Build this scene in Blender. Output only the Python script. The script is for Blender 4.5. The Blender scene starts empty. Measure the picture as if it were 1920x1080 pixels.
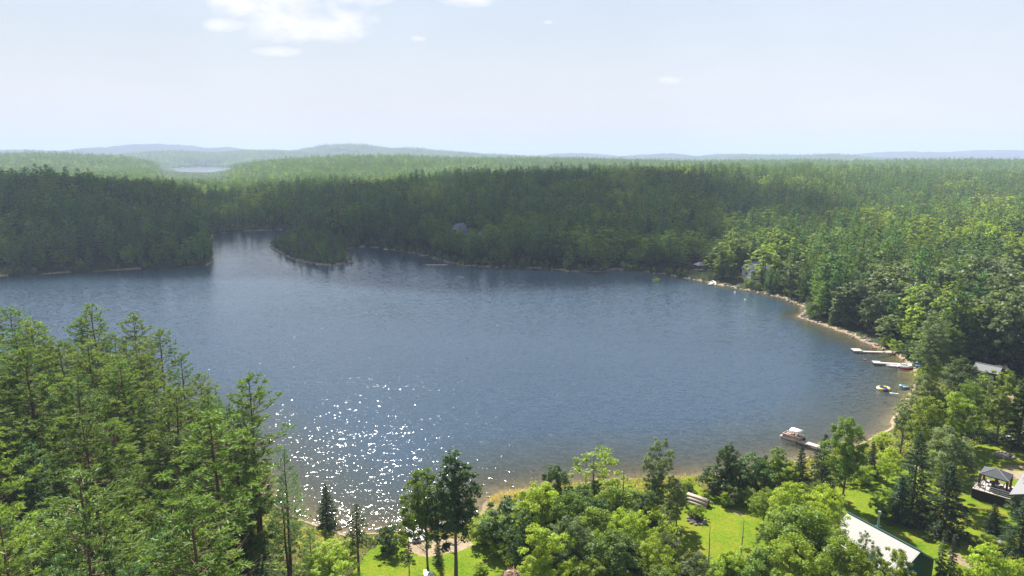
import bpy, math, random
import numpy as np
from mathutils import Vector

random.seed(7)
RNG = np.random.default_rng(7)
S = bpy.context.scene
COL = S.collection
R = math.radians

# ------------------------------------------------------------------ camera
H = 55.0
PITCH = math.atan(248 / 1280)
CP, SP = math.cos(PITCH), math.sin(PITCH)
cam_d = bpy.data.cameras.new('camera')
cam_d.lens = 24.0
cam_d.sensor_width = 36.0
cam_d.clip_start = 0.5
cam_d.clip_end = 60000
cam = bpy.data.objects.new('camera', cam_d)
COL.objects.link(cam)
cam.location = (0, 0, H)
cam.rotation_euler = (math.pi / 2 - PITCH, 0, 0)
S.camera = cam


def ray(px, py):
    a = (px - 960) / 1280
    u = -(py - 540) / 1280
    return a, CP + u * SP, -SP + u * CP


def g(px, py, z=0.0):
    a, b, c = ray(px, py)
    t = (z - H) / c
    return np.array([a * t, b * t, z])


def top_z(Y, ty):
    k = (540 - ty) / 1280
    return H + Y * (k * CP - SP) / (CP + k * SP)


# ------------------------------------------------------------------ lake outline and terrain
LAKE_PX = [(-500, 540), (-200, 525), (0, 519), (100, 513), (200, 508), (300, 503), (385, 498), (400, 490), (398, 470), (395, 450), (400, 439),
           (430, 436), (470, 433), (520, 431), (545, 432), (540, 448), (520, 456), (505, 461), (520, 470), (545, 485), (580, 494), (620, 498), (662, 492),
           (645, 480), (640, 468), (680, 463), (720, 466), (765, 473), (800, 480), (830, 490), (870, 498), (920, 501), (970, 501), (1020, 504),
           (1080, 509), (1128, 510), (1150, 505), (1200, 508), (1250, 515), (1300, 524), (1340, 533), (1380, 541), (1420, 547), (1460, 556),
           (1490, 567), (1513, 577), (1500, 594), (1530, 605), (1580, 623), (1620, 640), (1660, 656), (1692, 672), (1712, 690), (1717, 706),
           (1700, 735), (1690, 765), (1668, 800), (1650, 815), (1610, 832), (1560, 848), (1500, 862), (1420, 878), (1340, 890), (1280, 894),
           (1190, 898), (1100, 905), (1000, 917), (935, 925), (905, 942), (895, 965), (850, 985), (780, 994), (720, 1000), (650, 1004),
           (570, 975), (500, 930), (430, 860), (350, 800), (280, 770), (100, 765), (-100, 770), (-500, 800)]
FAR_PX = [(322, 314.5), (380, 313), (440, 314.5), (440, 321), (400, 324), (335, 323)]
SEG_POLYS = [np.array([g(*p)[:2] for p in LAKE_PX]), np.array([g(*p)[:2] for p in FAR_PX])]


def sdf_poly(P, poly):
    out = np.empty(len(P))
    A = poly
    B = np.roll(poly, -1, axis=0)
    BA = B - A
    L2 = (BA ** 2).sum(1)
    for s in range(0, len(P), 40000):
        p = P[s:s + 40000]
        PA = p[:, None, :] - A[None]
        t = np.clip((PA * BA).sum(2) / L2, 0, 1)
        dd = ((PA - t[..., None] * BA) ** 2).sum(2).min(1)
        y = p[:, 1][:, None]
        x = p[:, 0][:, None]
        c = (A[:, 1] > y) != (B[:, 1] > y)
        xi = A[:, 0] + (y - A[:, 1]) * BA[:, 0] / np.where(BA[:, 1] == 0, 1e-9, BA[:, 1])
        ins = (c & (x < xi)).sum(1) % 2 == 1
        out[s:s + 40000] = np.where(ins, -1, 1) * np.sqrt(dd)
    return out


def hash2(i, j, k=0):
    n = (i * 374761393 + j * 668265263 + k * 974711) & 0x7fffffff
    n = ((n ^ (n >> 13)) * 1274126177) & 0x7fffffff
    return ((n ^ (n >> 16)) & 0xffff) / 65535.0


def vnoise(x, y, k=0):
    i = np.floor(x).astype(np.int64)
    j = np.floor(y).astype(np.int64)
    u = x - i
    v = y - j
    u = u * u * (3 - 2 * u)
    v = v * v * (3 - 2 * v)
    return (hash2(i, j, k) * (1 - u) + hash2(i + 1, j, k) * u) * (1 - v) + (hash2(i, j + 1, k) * (1 - u) + hash2(i + 1, j + 1, k) * u) * v


def fbm(x, y, k=0, o=3):
    a, s, t = 1.0, 0.0, 0.0
    for q in range(o):
        s = s + a * vnoise(x, y, k + q)
        t += a
        a *= .5
        x, y = x * 2.03 + 17.1, y * 2.03 + 9.7
    return s / t


def sstep(a, b, x):
    t = np.clip((x - a) / (b - a), 0, 1)
    return t * t * (3 - 2 * t)


# hills given as: column in the picture, row of the tree tops, distance, tree height, half widths
HILLS = [(60, 304, 500, 20, 170, 110), (-250, 308, 480, 20, 200, 120), (230, 318, 500, 19, 90, 90),
         (1250, 300, 760, 20, 250, 130), (1020, 303, 740, 20, 140, 120), (800, 325, 760, 18, 150, 120), (640, 348, 720, 18, 95, 90),
         (1500, 303, 900, 18, 260, 200), (1800, 297, 1500, 18, 500, 350), (1500, 298, 1700, 18, 500, 300), (1850, 322, 800, 18, 250, 200),
         (720, 288, 1700, 18, 330, 300), (520, 312, 1500, 18, 260, 250), (1020, 293, 2000, 18, 400, 350),
         (40, 283, 1900, 18, 420, 300), (-200, 284, 2000, 18, 400, 300), (180, 296, 2000, 18, 160, 250),
         (290, 273, 6200, 0, 620, 500), (190, 278, 5600, 0, 330, 400), (420, 278, 6200, 0, 420, 400), (650, 275, 4900, 10, 380, 400), (770, 282, 4700, 10, 420, 400),
         (500, 283, 4100, 10, 330, 350), (330, 285, 3900, 10, 300, 350), (880, 290, 4400, 10, 450, 400), (1080, 289, 7000, 0, 450, 500),
         (1240, 290, 6500, 0, 350, 500), (1380, 289.5, 6500, 0, 350, 500), (1560, 290.5, 4300, 10, 150, 250), (1700, 286, 6800, 0, 600, 500),
         (1860, 283.5, 7000, 0, 700, 500), (2050, 285, 7000, 0, 800, 500), (1480, 291, 5000, 10, 500, 400), (40, 283, 5200, 0, 600, 450), (-200, 284, 5600, 0, 800, 500)]
HILL_W = []
for px, ty, D, th, sx, sy in HILLS:
    th = th + 5 if th else 0
    a, b, c = ray(px, ty)
    HILL_W.append((a / b * D, D, H + c / b * D - th, sx, sy))


def terrain(P):
    """height and signed distance to the water for points (N,2)"""
    x, y = P[:, 0], P[:, 1]
    d = np.minimum(sdf_poly(P, SEG_POLYS[0]), sdf_poly(P, SEG_POLYS[1]))
    d = d + (fbm(x * .16, y * .16, 3) - .5) * 2.6 * sstep(60, 140, y)
    r = np.hypot(x, y)
    bank = 0.5 * np.clip(d, 0, 1.2) + 2.0 * (1 - np.exp(-np.clip(d - 1.0, 0, None) / 14))
    bank = bank + (fbm(x * .06, y * .06, 11) - .5) * 1.4 * sstep(4, 25, d)
    base = 4.5 * sstep(30, 220, d) * sstep(170, 330, r) + 7 * (fbm(x * .006, y * .006, 5) - .45) * sstep(40, 260, d) * sstep(200, 400, r)
    hh = np.zeros_like(x)
    for hx, hy, amp, sx, sy in HILL_W:
        q = amp * np.exp(-.5 * (((x - hx) / sx) ** 2 + ((y - hy) / sy) ** 2))
        hh = np.maximum(hh, q) + .03 * np.minimum(hh, q)
    hh = hh * sstep(3, 110, d) * (1 + .25 * (fbm(x * .004, y * .004, 8) - .5))
    vx = 960 + 1256 * x / np.maximum(y, 1)
    va = np.exp(-((vx - 440) / 62) ** 2) * sstep(430, 540, y) * sstep(1050, 850, y) + np.exp(-((vx - 385) / 85) ** 2) * sstep(820, 1000, y) * sstep(3100, 2700, y)
    base, hh = base * (1 - .97 * np.clip(va, 0, 1)), hh * (1 - .95 * np.clip(va, 0, 1))
    canopy = 14 * sstep(4200, 5200, r) * fbm(x * .02, y * .02, 21, 2)
    land = np.maximum(bank + base * .4, bank * .5 + np.maximum(base, hh)) + canopy
    slope = .12 + .26 * sstep(190, 300, y) + .07 * sstep(60, 100, x)
    bed = np.clip(d, -60, 0) * slope
    return np.where(d > 0, land, bed - .02), d


def ground(px, py):
    z = 2.0
    for _ in range(7):
        p = g(px, py, z)
        z = float(terrain(p[None, :2])[0][0])
        z = max(z, 0.0)
    p = g(px, py, z)
    return p


# ------------------------------------------------------------------ mesh helpers
def mesh_np(name, V, F, mats, mi=None, smooth=False):
    """V (n,3), F (m,4) quads"""
    me = bpy.data.meshes.new(name)
    V = np.asarray(V, dtype=np.float32)
    F = np.asarray(F, dtype=np.int32)
    me.vertices.add(len(V))
    me.vertices.foreach_set('co', V.ravel())
    k = F.shape[1]
    me.loops.add(F.size)
    me.loops.foreach_set('vertex_index', F.ravel())
    me.polygons.add(len(F))
    me.polygons.foreach_set('loop_start', np.arange(0, F.size, k, dtype=np.int32))
    if mi is not None:
        me.polygons.foreach_set('material_index', np.asarray(mi, dtype=np.int32))
    if smooth:
        me.polygons.foreach_set('use_smooth', np.ones(len(F), dtype=bool))
    for m in mats:
        me.materials.append(m)
    me.update(calc_edges=True)
    return me


def link(name, me, parent=None):
    o = bpy.data.objects.new(name, me)
    COL.objects.link(o)
    if parent:
        o.parent = parent
    return o


def tag(o, label=None, cat=None, group=None, kind=None):
    if label:
        o['label'] = label
    if cat:
        o['category'] = cat
    if group:
        o['group'] = group
    if kind:
        o['kind'] = kind
    return o


def thing(name, label, cat, loc=(0, 0, 0), rz=0.0, group=None):
    o = bpy.data.objects.new(name, None)
    COL.objects.link(o)
    o.location = [float(v) for v in loc]
    o.rotation_euler = (0, 0, rz)
    o.empty_display_size = .3
    return tag(o, label, cat, group)


class MB:
    """collects boxes, tubes, discs and prisms into one mesh"""

    def __init__(s):
        s.v, s.f = [], []

    def add(s, vs, fs):
        b = len(s.v)
        s.v += [tuple(float(c) for c in v) for v in vs]
        s.f += [tuple(i + b for i in f) for f in fs]
        return s

    def box(s, c, sz, rz=0.0, ch=0.0):
        cx, cy, cz = c
        hx, hy, hz = sz[0] / 2, sz[1] / 2, sz[2] / 2
        ca, sa = math.cos(rz), math.sin(rz)
        ch = min(ch, hx * .45, hy * .45, hz * .45)
        if ch <= 0:
            pts = [(x, y, z) for z in (-hz, hz) for x, y in ((-hx, -hy), (hx, -hy), (hx, hy), (-hx, hy))]
            fs = [(3, 2, 1, 0), (4, 5, 6, 7), (0, 1, 5, 4), (1, 2, 6, 5), (2, 3, 7, 6), (3, 0, 4, 7)]
        else:
            pts = []
            for z, k in ((-hz, ch), (-hz + ch, 0), (hz - ch, 0), (hz, ch)):
                pts += [(x, y, z) for x, y in ((-hx + k, -hy + k), (hx - k, -hy + k), (hx - k, hy - k), (-hx + k, hy - k))]
            fs = [(3, 2, 1, 0), (12, 13, 14, 15)]
            for r in range(3):
                for i in range(4):
                    j = (i + 1) % 4
                    fs.append((r * 4 + i, r * 4 + j, r * 4 + 4 + j, r * 4 + 4 + i))
        return s.add([(cx + x * ca - y * sa, cy + x * sa + y * ca, cz + z) for x, y, z in pts], fs)

    def tube(s, pts, rad, n=8, cap=True):
        pts = [Vector(p) for p in pts]
        rs = rad if isinstance(rad, (list, tuple)) else [rad] * len(pts)
        vs, fs = [], []
        for i, p in enumerate(pts):
            t = (pts[min(i + 1, len(pts) - 1)] - pts[max(i - 1, 0)]).normalized()
            a = t.orthogonal().normalized() if abs(t.z) > .95 else t.cross(Vector((0, 0, 1))).normalized()
            b = t.cross(a)
            for k in range(n):
                q = 2 * math.pi * k / n
                vs.append(p + (a * math.cos(q) + b * math.sin(q)) * rs[i])
        for i in range(len(pts) - 1):
            for k in range(n):
                fs.append((i * n + k, i * n + (k + 1) % n, (i + 1) * n + (k + 1) % n, (i + 1) * n + k))
        if cap:
            fs.append(tuple(range(n - 1, -1, -1)))
            fs.append(tuple(range((len(pts) - 1) * n, len(pts) * n)))
        return s.add(vs, fs)

    def ring(s, c, R0, r, n=28, m=10, sx=1.0, a0=0.0, a1=2 * math.pi):
        vs, fs = [], []
        full = abs(a1 - a0 - 2 * math.pi) < 1e-6
        nn = n if full else n + 1
        for i in range(nn):
            a = a0 + (a1 - a0) * i / n
            for k in range(m):
                b = 2 * math.pi * k / m
                rr = R0 + r * math.cos(b)
                vs.append((c[0] + rr * math.cos(a) * sx, c[1] + rr * math.sin(a), c[2] + r * math.sin(b)))
        for i in range(n if full else n):
            j = (i + 1) % nn
            for k in range(m):
                fs.append((i * m + k, j * m + k, j * m + (k + 1) % m, i * m + (k + 1) % m))
        if not full:
            fs.append(tuple(range(m)))
            fs.append(tuple(range(n * m + m - 1, n * m - 1, -1)))
        return s.add(vs, fs)

    def slab(s, quad, th):
        """a plate of thickness th hung under a four-cornered top"""
        q = [Vector(p) for p in quad]
        n = (q[1] - q[0]).cross(q[2] - q[0]).normalized()
        if n.z < 0:
            q = q[::-1]
            n = -n
        vs = q + [p - n * th for p in q]
        k = len(q)
        fs = [tuple(range(k)), tuple(range(2 * k - 1, k - 1, -1))] + [(i, i + k, (i + 1) % k + k, (i + 1) % k) for i in range(k)]
        fs = [f if j < 2 else f[::-1] if False else f for j, f in enumerate(fs)]
        return s.add(vs, fs)

    def prism(s, prof, y0, y1):
        """profile in xz extruded along y"""
        k = len(prof)
        vs = [(x, y0, z) for x, z in prof] + [(x, y1, z) for x, z in prof]
        fs = [tuple(range(k)), tuple(range(2 * k - 1, k - 1, -1))] + [(i, i + k, (i + 1) % k + k, (i + 1) % k) for i in range(k)]
        return s.add(vs, fs)

    def blob(s, c, r, rg, n=7, m=5, rough=.25):
        vs, fs = [], []
        for i in range(m + 1):
            ph = math.pi * i / m - math.pi / 2
            for k in range(n):
                th = 2 * math.pi * k / n
                q = 1 + rg.uniform(-rough, rough)
                vs.append((c[0] + r[0] * q * math.cos(ph) * math.cos(th), c[1] + r[1] * q * math.cos(ph) * math.sin(th), c[2] + r[2] * q * math.sin(ph)))
        for i in range(m):
            for k in range(n):
                fs.append((i * n + k, i * n + (k + 1) % n, (i + 1) * n + (k + 1) % n, (i + 1) * n + k))
        return s.add(vs, fs)

    def build(s, name, mat, parent=None, smooth=False):
        me = bpy.data.meshes.new(name)
        me.from_pydata(s.v, [], s.f)
        import bmesh
        bm = bmesh.new()
        bm.from_mesh(me)
        bmesh.ops.recalc_face_normals(bm, faces=bm.faces)
        bm.to_mesh(me)
        bm.free()
        me.materials.append(mat)
        if smooth:
            for p in me.polygons:
                p.use_smooth = True
        me.update()
        return link(name, me, parent)


# ------------------------------------------------------------------ materials
def new_mat(name):
    m = bpy.data.materials.new(name)
    m.use_nodes = True
    nt = m.node_tree
    nt.nodes.clear()
    out = nt.nodes.new('ShaderNodeOutputMaterial')
    return m, nt, out


class NT:
    def __init__(s, nt):
        s.nt = nt

    def n(s, t, **kw):
        nd = s.nt.nodes.new(t)
        for k, v in kw.items():
            if k.startswith('i_'):
                key = k[2:]
                nd.inputs[int(key) if key.isdigit() else key.replace('_', ' ')].default_value = v
            else:
                setattr(nd, k, v)
        return nd

    def l(s, a, b):
        s.nt.links.new(a, b)

    def math(s, op, a, b=None, c=None, clamp=False):
        nd = s.nt.nodes.new('ShaderNodeMath')
        nd.operation = op
        nd.use_clamp = clamp
        for i, v in enumerate((a, b, c)):
            if v is None:
                continue
            if isinstance(v, (int, float)):
                nd.inputs[i].default_value = v
            else:
                s.l(v, nd.inputs[i])
        return nd.outputs[0]

    def mix(s, f, a, b, mode='MIX'):
        nd = s.nt.nodes.new('ShaderNodeMix')
        nd.data_type = 'RGBA'
        nd.blend_type = mode
        for i, v in ((0, f), (6, a), (7, b)):
            if isinstance(v, (int, float)):
                nd.inputs[i].default_value = v
            elif isinstance(v, tuple):
                nd.inputs[i].default_value = v if len(v) == 4 else (*v, 1)
            else:
                s.l(v, nd.inputs[i])
        return nd.outputs[2]

    def ramp(s, fac, stops, interp='LINEAR'):
        nd = s.nt.nodes.new('ShaderNodeValToRGB')
        cr = nd.color_ramp
        cr.interpolation = interp
        while len(cr.elements) < len(stops):
            cr.elements.new(.5)
        for e, (p, c) in zip(cr.elements, stops):
            e.position = p
            e.color = c if len(c) == 4 else (*c, 1)
        s.l(fac, nd.inputs[0])
        return nd.outputs[0]


def leaf_mat(name, cols, trans=.42, gloss=.012, var=.35, yellow=(.20, .21, .03)):
    """foliage: colour differs from tree to tree and from leaf clump to leaf clump"""
    m, nt, out = new_mat(name)
    T = NT(nt)
    oi = T.n('ShaderNodeObjectInfo')
    ge = T.n('ShaderNodeNewGeometry')
    k = len(cols)
    base = T.ramp(oi.outputs['Random'], [(i / max(k - 1, 1), c) for i, c in enumerate(cols)])
    tc = T.n('ShaderNodeTexCoord')
    no = T.n('ShaderNodeTexNoise', i_Scale=.55, i_Detail=2.0)
    T.l(tc.outputs['Object'], no.inputs['Vector'])
    v1 = T.math('MULTIPLY_ADD', ge.outputs['Random Per Island'], var * 1.6, 1 - var * .8)
    v2 = T.math('MULTIPLY_ADD', no.outputs[0], 1.1, .45)
    v = T.math('MULTIPLY', v1, v2)
    v = T.math('MULTIPLY', v, T.math('MULTIPLY_ADD', T.math('FRACT', T.math('MULTIPLY', oi.outputs['Random'], 7.31)), .8, .72))
    hs = T.n('ShaderNodeHueSaturation')
    T.l(base, hs.inputs['Color'])
    T.l(v, hs.inputs['Value'])
    h = T.math('MULTIPLY_ADD', ge.outputs['Random Per Island'], .03, .485)
    T.l(h, hs.inputs['Hue'])
    col = hs.outputs[0]
    df = T.n('ShaderNodeBsdfDiffuse')
    T.l(col, df.inputs[0])
    tcol = T.mix(.35, col, yellow)
    tr = T.n('ShaderNodeBsdfTranslucent')
    T.l(T.mix(1.0, tcol, (3.0 * trans, 3.0 * trans, 2.0 * trans, 1), 'MULTIPLY'), tr.inputs[0])
    mx = T.n('ShaderNodeAddShader')
    T.l(df.outputs[0], mx.inputs[0])
    T.l(tr.outputs[0], mx.inputs[1])
    gl = T.n('ShaderNodeBsdfGlossy', i_Roughness=.45)
    gl.inputs[0].default_value = (.9, .95, 1, 1)
    m2 = T.n('ShaderNodeMixShader', i_0=gloss)
    T.l(mx.outputs[0], m2.inputs[1])
    T.l(gl.outputs[0], m2.inputs[2])
    T.l(m2.outputs[0], out.inputs[0])
    return m


def pmat(name, col, rough=.6, metal=0.0, var=.25, scale=3.0, spec=.3, stripe=None, bump=0.0):
    """painted, wooden or metal surface with a little uneven wear; stripe = (axis, scale, depth, darker colour)"""
    m, nt, out = new_mat(name)
    T = NT(nt)
    b = T.n('ShaderNodeBsdfPrincipled', i_Roughness=rough, i_Metallic=metal)
    b.inputs['Specular IOR Level'].default_value = spec
    tc = T.n('ShaderNodeTexCoord')
    no = T.n('ShaderNodeTexNoise', i_Scale=scale, i_Detail=5.0, i_Roughness=.65)
    T.l(tc.outputs['Object'], no.inputs['Vector'])
    f = T.math('MULTIPLY_ADD', no.outputs[0], var * 2, 1 - var)
    c = T.mix(1.0, (*col, 1), f, 'MULTIPLY')
    h = no.outputs[0]
    if stripe:
        ax, sc, dep, dark = stripe
        sp = T.n('ShaderNodeSeparateXYZ')
        T.l(tc.outputs['Object'], sp.inputs[0])
        fr = T.math('FRACT', T.math('MULTIPLY', sp.outputs[ax], sc))
        ed = T.math('LESS_THAN', fr, dep)
        c = T.mix(ed, c, dark)
        h = T.math('SUBTRACT', 1.0, ed)
    T.l(c, b.inputs['Base Color'])
    if bump:
        bp = T.n('ShaderNodeBump', i_Strength=bump, i_Distance=.03)
        T.l(h, bp.inputs['Height'])
        T.l(bp.outputs[0], b.inputs['Normal'])
    T.l(b.outputs[0], out.inputs[0])
    return m


def bark_mat(name, c0, c1):
    m, nt, out = new_mat(name)
    T = NT(nt)
    b = T.n('ShaderNodeBsdfPrincipled', i_Roughness=.9)
    b.inputs['Specular IOR Level'].default_value = .1
    tc = T.n('ShaderNodeTexCoord')
    mp = T.n('ShaderNodeMapping')
    mp.inputs['Scale'].default_value = (6, 6, 1.2)
    T.l(tc.outputs['Object'], mp.inputs[0])
    no = T.n('ShaderNodeTexNoise', i_Scale=1.5, i_Detail=4.0)
    T.l(mp.outputs[0], no.inputs['Vector'])
    T.l(T.mix(no.outputs[0], (*c0, 1), (*c1, 1)), b.inputs['Base Color'])
    T.l(b.outputs[0], out.inputs[0])
    return m


M = {}
M['bark_pine'] = bark_mat('pine_bark', (.055, .038, .028), (.16, .10, .07))
M['bark_grey'] = bark_mat('grey_bark', (.07, .06, .05), (.19, .17, .145))
M['bark_dead'] = bark_mat('dead_wood', (.20, .18, .16), (.42, .39, .36))
M['pine'] = leaf_mat('pine_needles', [(.046, .086, .018), (.074, .118, .018), (.106, .146, .020), (.050, .092, .026)], trans=.26, yellow=(.15, .19, .018))
M['white_pine'] = leaf_mat('white_pine_needles', [(.036, .086, .028), (.056, .114, .026), (.048, .098, .036), (.092, .140, .024)], trans=.26, yellow=(.15, .21, .022))
M['spruce'] = leaf_mat('spruce_needles', [(.020, .042, .016), (.028, .056, .020), (.036, .064, .020)], trans=.18, yellow=(.08, .12, .02), var=.4)
M['cedar'] = leaf_mat('cedar_sprays', [(.030, .046, .016), (.040, .058, .020)], trans=.2, yellow=(.10, .12, .02))
M['leaf'] = leaf_mat('broad_leaves', [(.052, .086, .014), (.078, .114, .016), (.098, .130, .016), (.060, .096, .020)], trans=.44, yellow=(.20, .25, .02))
M['bright'] = leaf_mat('bright_broad_leaves', [(.100, .144, .012), (.132, .166, .014), (.112, .156, .016)], trans=.44, yellow=(.27, .30, .02))
M['grey_leaf'] = leaf_mat('poplar_leaves', [(.070, .095, .034), (.085, .108, .040), (.060, .088, .030)], trans=.34, gloss=.015, yellow=(.16, .19, .05), var=.5)
M['dark_leaf'] = leaf_mat('dark_broad_leaves', [(.026, .052, .014), (.036, .066, .018)], trans=.32, gloss=.015, yellow=(.13, .16, .02), var=.45)
M['yellow'] = leaf_mat('yellowing_leaves', [(.30, .26, .02), (.34, .30, .025)], trans=.4, yellow=(.45, .36, .02))
M['weed'] = leaf_mat('tall_weeds', [(.10, .145, .018), (.12, .160, .022)], trans=.4, yellow=(.22, .25, .03), var=.5)
M['reed'] = leaf_mat('dry_reeds', [(.15, .13, .045), (.20, .15, .055)], trans=.4, yellow=(.30, .22, .06), var=.5)
M['fern'] = leaf_mat('fern_fronds', [(.075, .120, .035), (.075, .120, .035)], trans=.42, yellow=(.18, .22, .04), var=.6)


# ------------------------------------------------------------------ trees
def unit(a):
    return a / np.maximum(np.linalg.norm(a, axis=-1, keepdims=True), 1e-9)


def cards(C, s, asp, rng, U=None, jit=.5, flat=0.0, Nn=None):
    """pointed leaf-clump faces at C, half length s (array or number), width ratio asp"""
    n = len(C)
    if n == 0:
        return np.zeros((0, 3)), np.zeros((0, 4), int)
    r = rng.normal(size=(n, 3))
    U = unit(r) if U is None else unit(unit(U) + r * jit)
    w = rng.normal(size=(n, 3))
    w[:, 2] *= (1 - flat)
    if Nn is not None:
        nn = unit(unit(Nn) + rng.normal(size=(n, 3)) * jit)
        U = unit(np.cross(nn, r))
        Vv = np.cross(nn, U)
    else:
        Vv = unit(np.cross(U, np.cross(w, U)))
    s = np.broadcast_to(np.asarray(s, float), (n,))[:, None] * rng.uniform(.65, 1.3, (n, 1))
    a = C - U * s
    b = C + Vv * s * asp + U * s * .1
    c = C + U * s
    d = C - Vv * s * asp + U * s * .1
    V = np.stack([a, b, c, d], 1).reshape(-1, 3)
    F = np.arange(4 * n).reshape(-1, 4)
    return V, F


def tube_np(pts, rad, n=5):
    pts = np.asarray(pts, float)
    k = len(pts)
    t = np.gradient(pts, axis=0)
    t = unit(t)
    ref = np.where(np.abs(t[:, 2:3]) > .8, np.array([[1., 0, 0]]), np.array([[0, 0, 1.]]))
    a = unit(np.cross(t, ref))
    b = np.cross(t, a)
    q = np.arange(n) * 2 * np.pi / n
    V = pts[:, None] + (a[:, None] * np.cos(q)[None, :, None] + b[:, None] * np.sin(q)[None, :, None]) * np.asarray(rad)[:, None, None]
    V = V.reshape(-1, 3)
    F = []
    for i in range(k - 1):
        for j in range(n):
            F.append((i * n + j, i * n + (j + 1) % n, (i + 1) * n + (j + 1) % n, (i + 1) * n + j))
    return V, np.array(F)


class Bag:
    def __init__(s):
        s.V, s.F, s.n = [], [], 0

    def add(s, vf):
        V, F = vf
        if len(V):
            s.V.append(V)
            s.F.append(F + s.n)
            s.n += len(V)

    def get(s):
        return np.concatenate(s.V), np.concatenate(s.F)


def trunk_path(rng, Ht, lean=.02, k=7):
    z = np.linspace(0, 1, k)
    off = np.cumsum(rng.normal(0, lean, (k, 2)) * Ht / k, axis=0)
    off[0] = 0
    return np.column_stack([off, z * Ht])


def at_z(path, z):
    return np.array([np.interp(z, path[:, 2], path[:, 0]), np.interp(z, path[:, 2], path[:, 1]), z])


def conifer(seed, Ht, Rd, base, nb, q, style, dead=0, size=1.0):
    """style: white (flat shelves), red (tufted rounded), spruce (drooping cone)"""
    rng = np.random.default_rng(seed)
    bark, leaf = Bag(), Bag()
    path = trunk_path(rng, Ht, .012 if style == 'spruce' else .03)
    r0 = .013 * Ht
    bark.add(tube_np(path, r0 * (1 - .93 * np.linspace(0, 1, len(path)) ** 1.1), 6))
    az = rng.uniform(0, 6.28)
    for i in range(nb):
        t = base + (.985 - base) * ((i + rng.uniform(0, .7)) / nb)
        tt = (t - base) / (1 - base)
        az += 2.4 + rng.normal(0, .35)
        if style == 'white':
            L = Rd * (min(1, .45 + 1.6 * tt) * (1 - tt) ** .62) * rng.uniform(.55, 1.25)
            el = -.05 + .55 * tt + rng.normal(0, .08)
            up = .22
        elif style == 'red':
            L = Rd * (min(1, .55 + 1.4 * tt) * (1 - tt ** 2.2) ** .75) * rng.uniform(.6, 1.2)
            el = -.12 + .75 * tt + rng.normal(0, .12)
            up = .28
        else:
            L = Rd * (1 - tt) ** .9 * rng.uniform(.72, 1.12) + .12
            el = -.32 + .75 * tt ** 2 + rng.normal(0, .06)
            up = .10
        L = max(L, .25)
        p0 = at_z(path, t * Ht)
        dh = np.array([math.cos(az), math.sin(az), 0])
        d1 = dh * math.cos(el) + np.array([0, 0, math.sin(el)])
        p1 = p0 + d1 * L * .55
        p2 = p0 + d1 * L + np.array([0, 0, up * L])
        rb = r0 * .30 * (1 - .6 * tt)
        if q >= .5:
            bark.add(tube_np([p0, p1, p2], [rb, rb * .7, rb * .25], 3))
        side = np.cross(dh, [0, 0, 1.])
        if style == 'spruce':
            n = max(3, int(L * 36 * q))
            s = rng.uniform(.08, 1.0, n) ** .8
            lat = rng.uniform(-1, 1, n) * (.10 + .30 * L * (1 - s) ** .6 * .8)
            C = p0 + (p2 - p0) * s[:, None] + side * lat[:, None] + np.array([0, 0, -1.]) * rng.uniform(0, .22, n)[:, None] * min(1, L)
            U = dh[None] * .9 + side[None] * np.sign(lat)[:, None] * .6 + np.array([0, 0, -.35])
            leaf.add(cards(C, .19 * size / max(q, .12) ** .5, .26, rng, U, .35, .3))
        elif style == 'white':
            n = max(3, int(L * (46 if q > .6 else 32) * q))
            s = rng.uniform(.22, 1.03, n) ** .75
            lat = rng.uniform(-1, 1, n) * L * .40 * np.sin(np.clip(s, 0, 1) * 2.6 + .25)
            C = p0 + (p2 - p0) * s[:, None] + side * lat[:, None] + np.array([0, 0, 1.]) * (rng.normal(.05, .10, n) + .05 * L * s)[:, None]
            U = dh[None] * .8 + side[None] * (lat / max(L, .1))[:, None] * 2 + np.array([0, 0, .35])
            leaf.add(cards(C, .22 * size / max(q, .12) ** .5, .17 if q > .6 else .42, rng, U, .5, .6))
        else:
            nt_ = max(2, int(L * 2.6 * max(q, .3)))
            s = rng.uniform(.42, 1.05, nt_)
            lat = rng.uniform(-1, 1, nt_) * L * .42 * (.35 + .65 * s)
            T = p0 + (p2 - p0) * s[:, None] + side * lat[:, None] + np.array([0, 0, 1.]) * rng.normal(.1, .18, nt_)[:, None]
            k = max(4, int((28 if q > .6 else 19) * q))
            C = np.repeat(T, k, axis=0)
            rr = unit(rng.normal(size=C.shape))
            rr[:, 2] = np.abs(rr[:, 2]) * .9 - .15
            C = C + rr * rng.uniform(.05, .34, (len(C), 1))
            leaf.add(cards(C, .21 * size / max(q, .12) ** .5, .18 if q > .6 else .28, rng, rr + dh * .3, .3, .35))
            if q >= .5:
                for w in T[:3]:
                    bark.add(tube_np([p1, w], [rb * .45, rb * .2], 3))
    for i in range(dead):
        t = rng.uniform(.22, base + .05)
        a = rng.uniform(0, 6.28)
        L = Rd * rng.uniform(.3, .75)
        p0 = at_z(path, t * Ht)
        d1 = np.array([math.cos(a), math.sin(a), rng.uniform(-.15, .35)])
        bark.add(tube_np([p0, p0 + d1 * L * .6, p0 + d1 * L + np.array([0, 0, .12 * L])], [.05, .035, .015], 3))
    return bark.get(), leaf.get()


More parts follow.
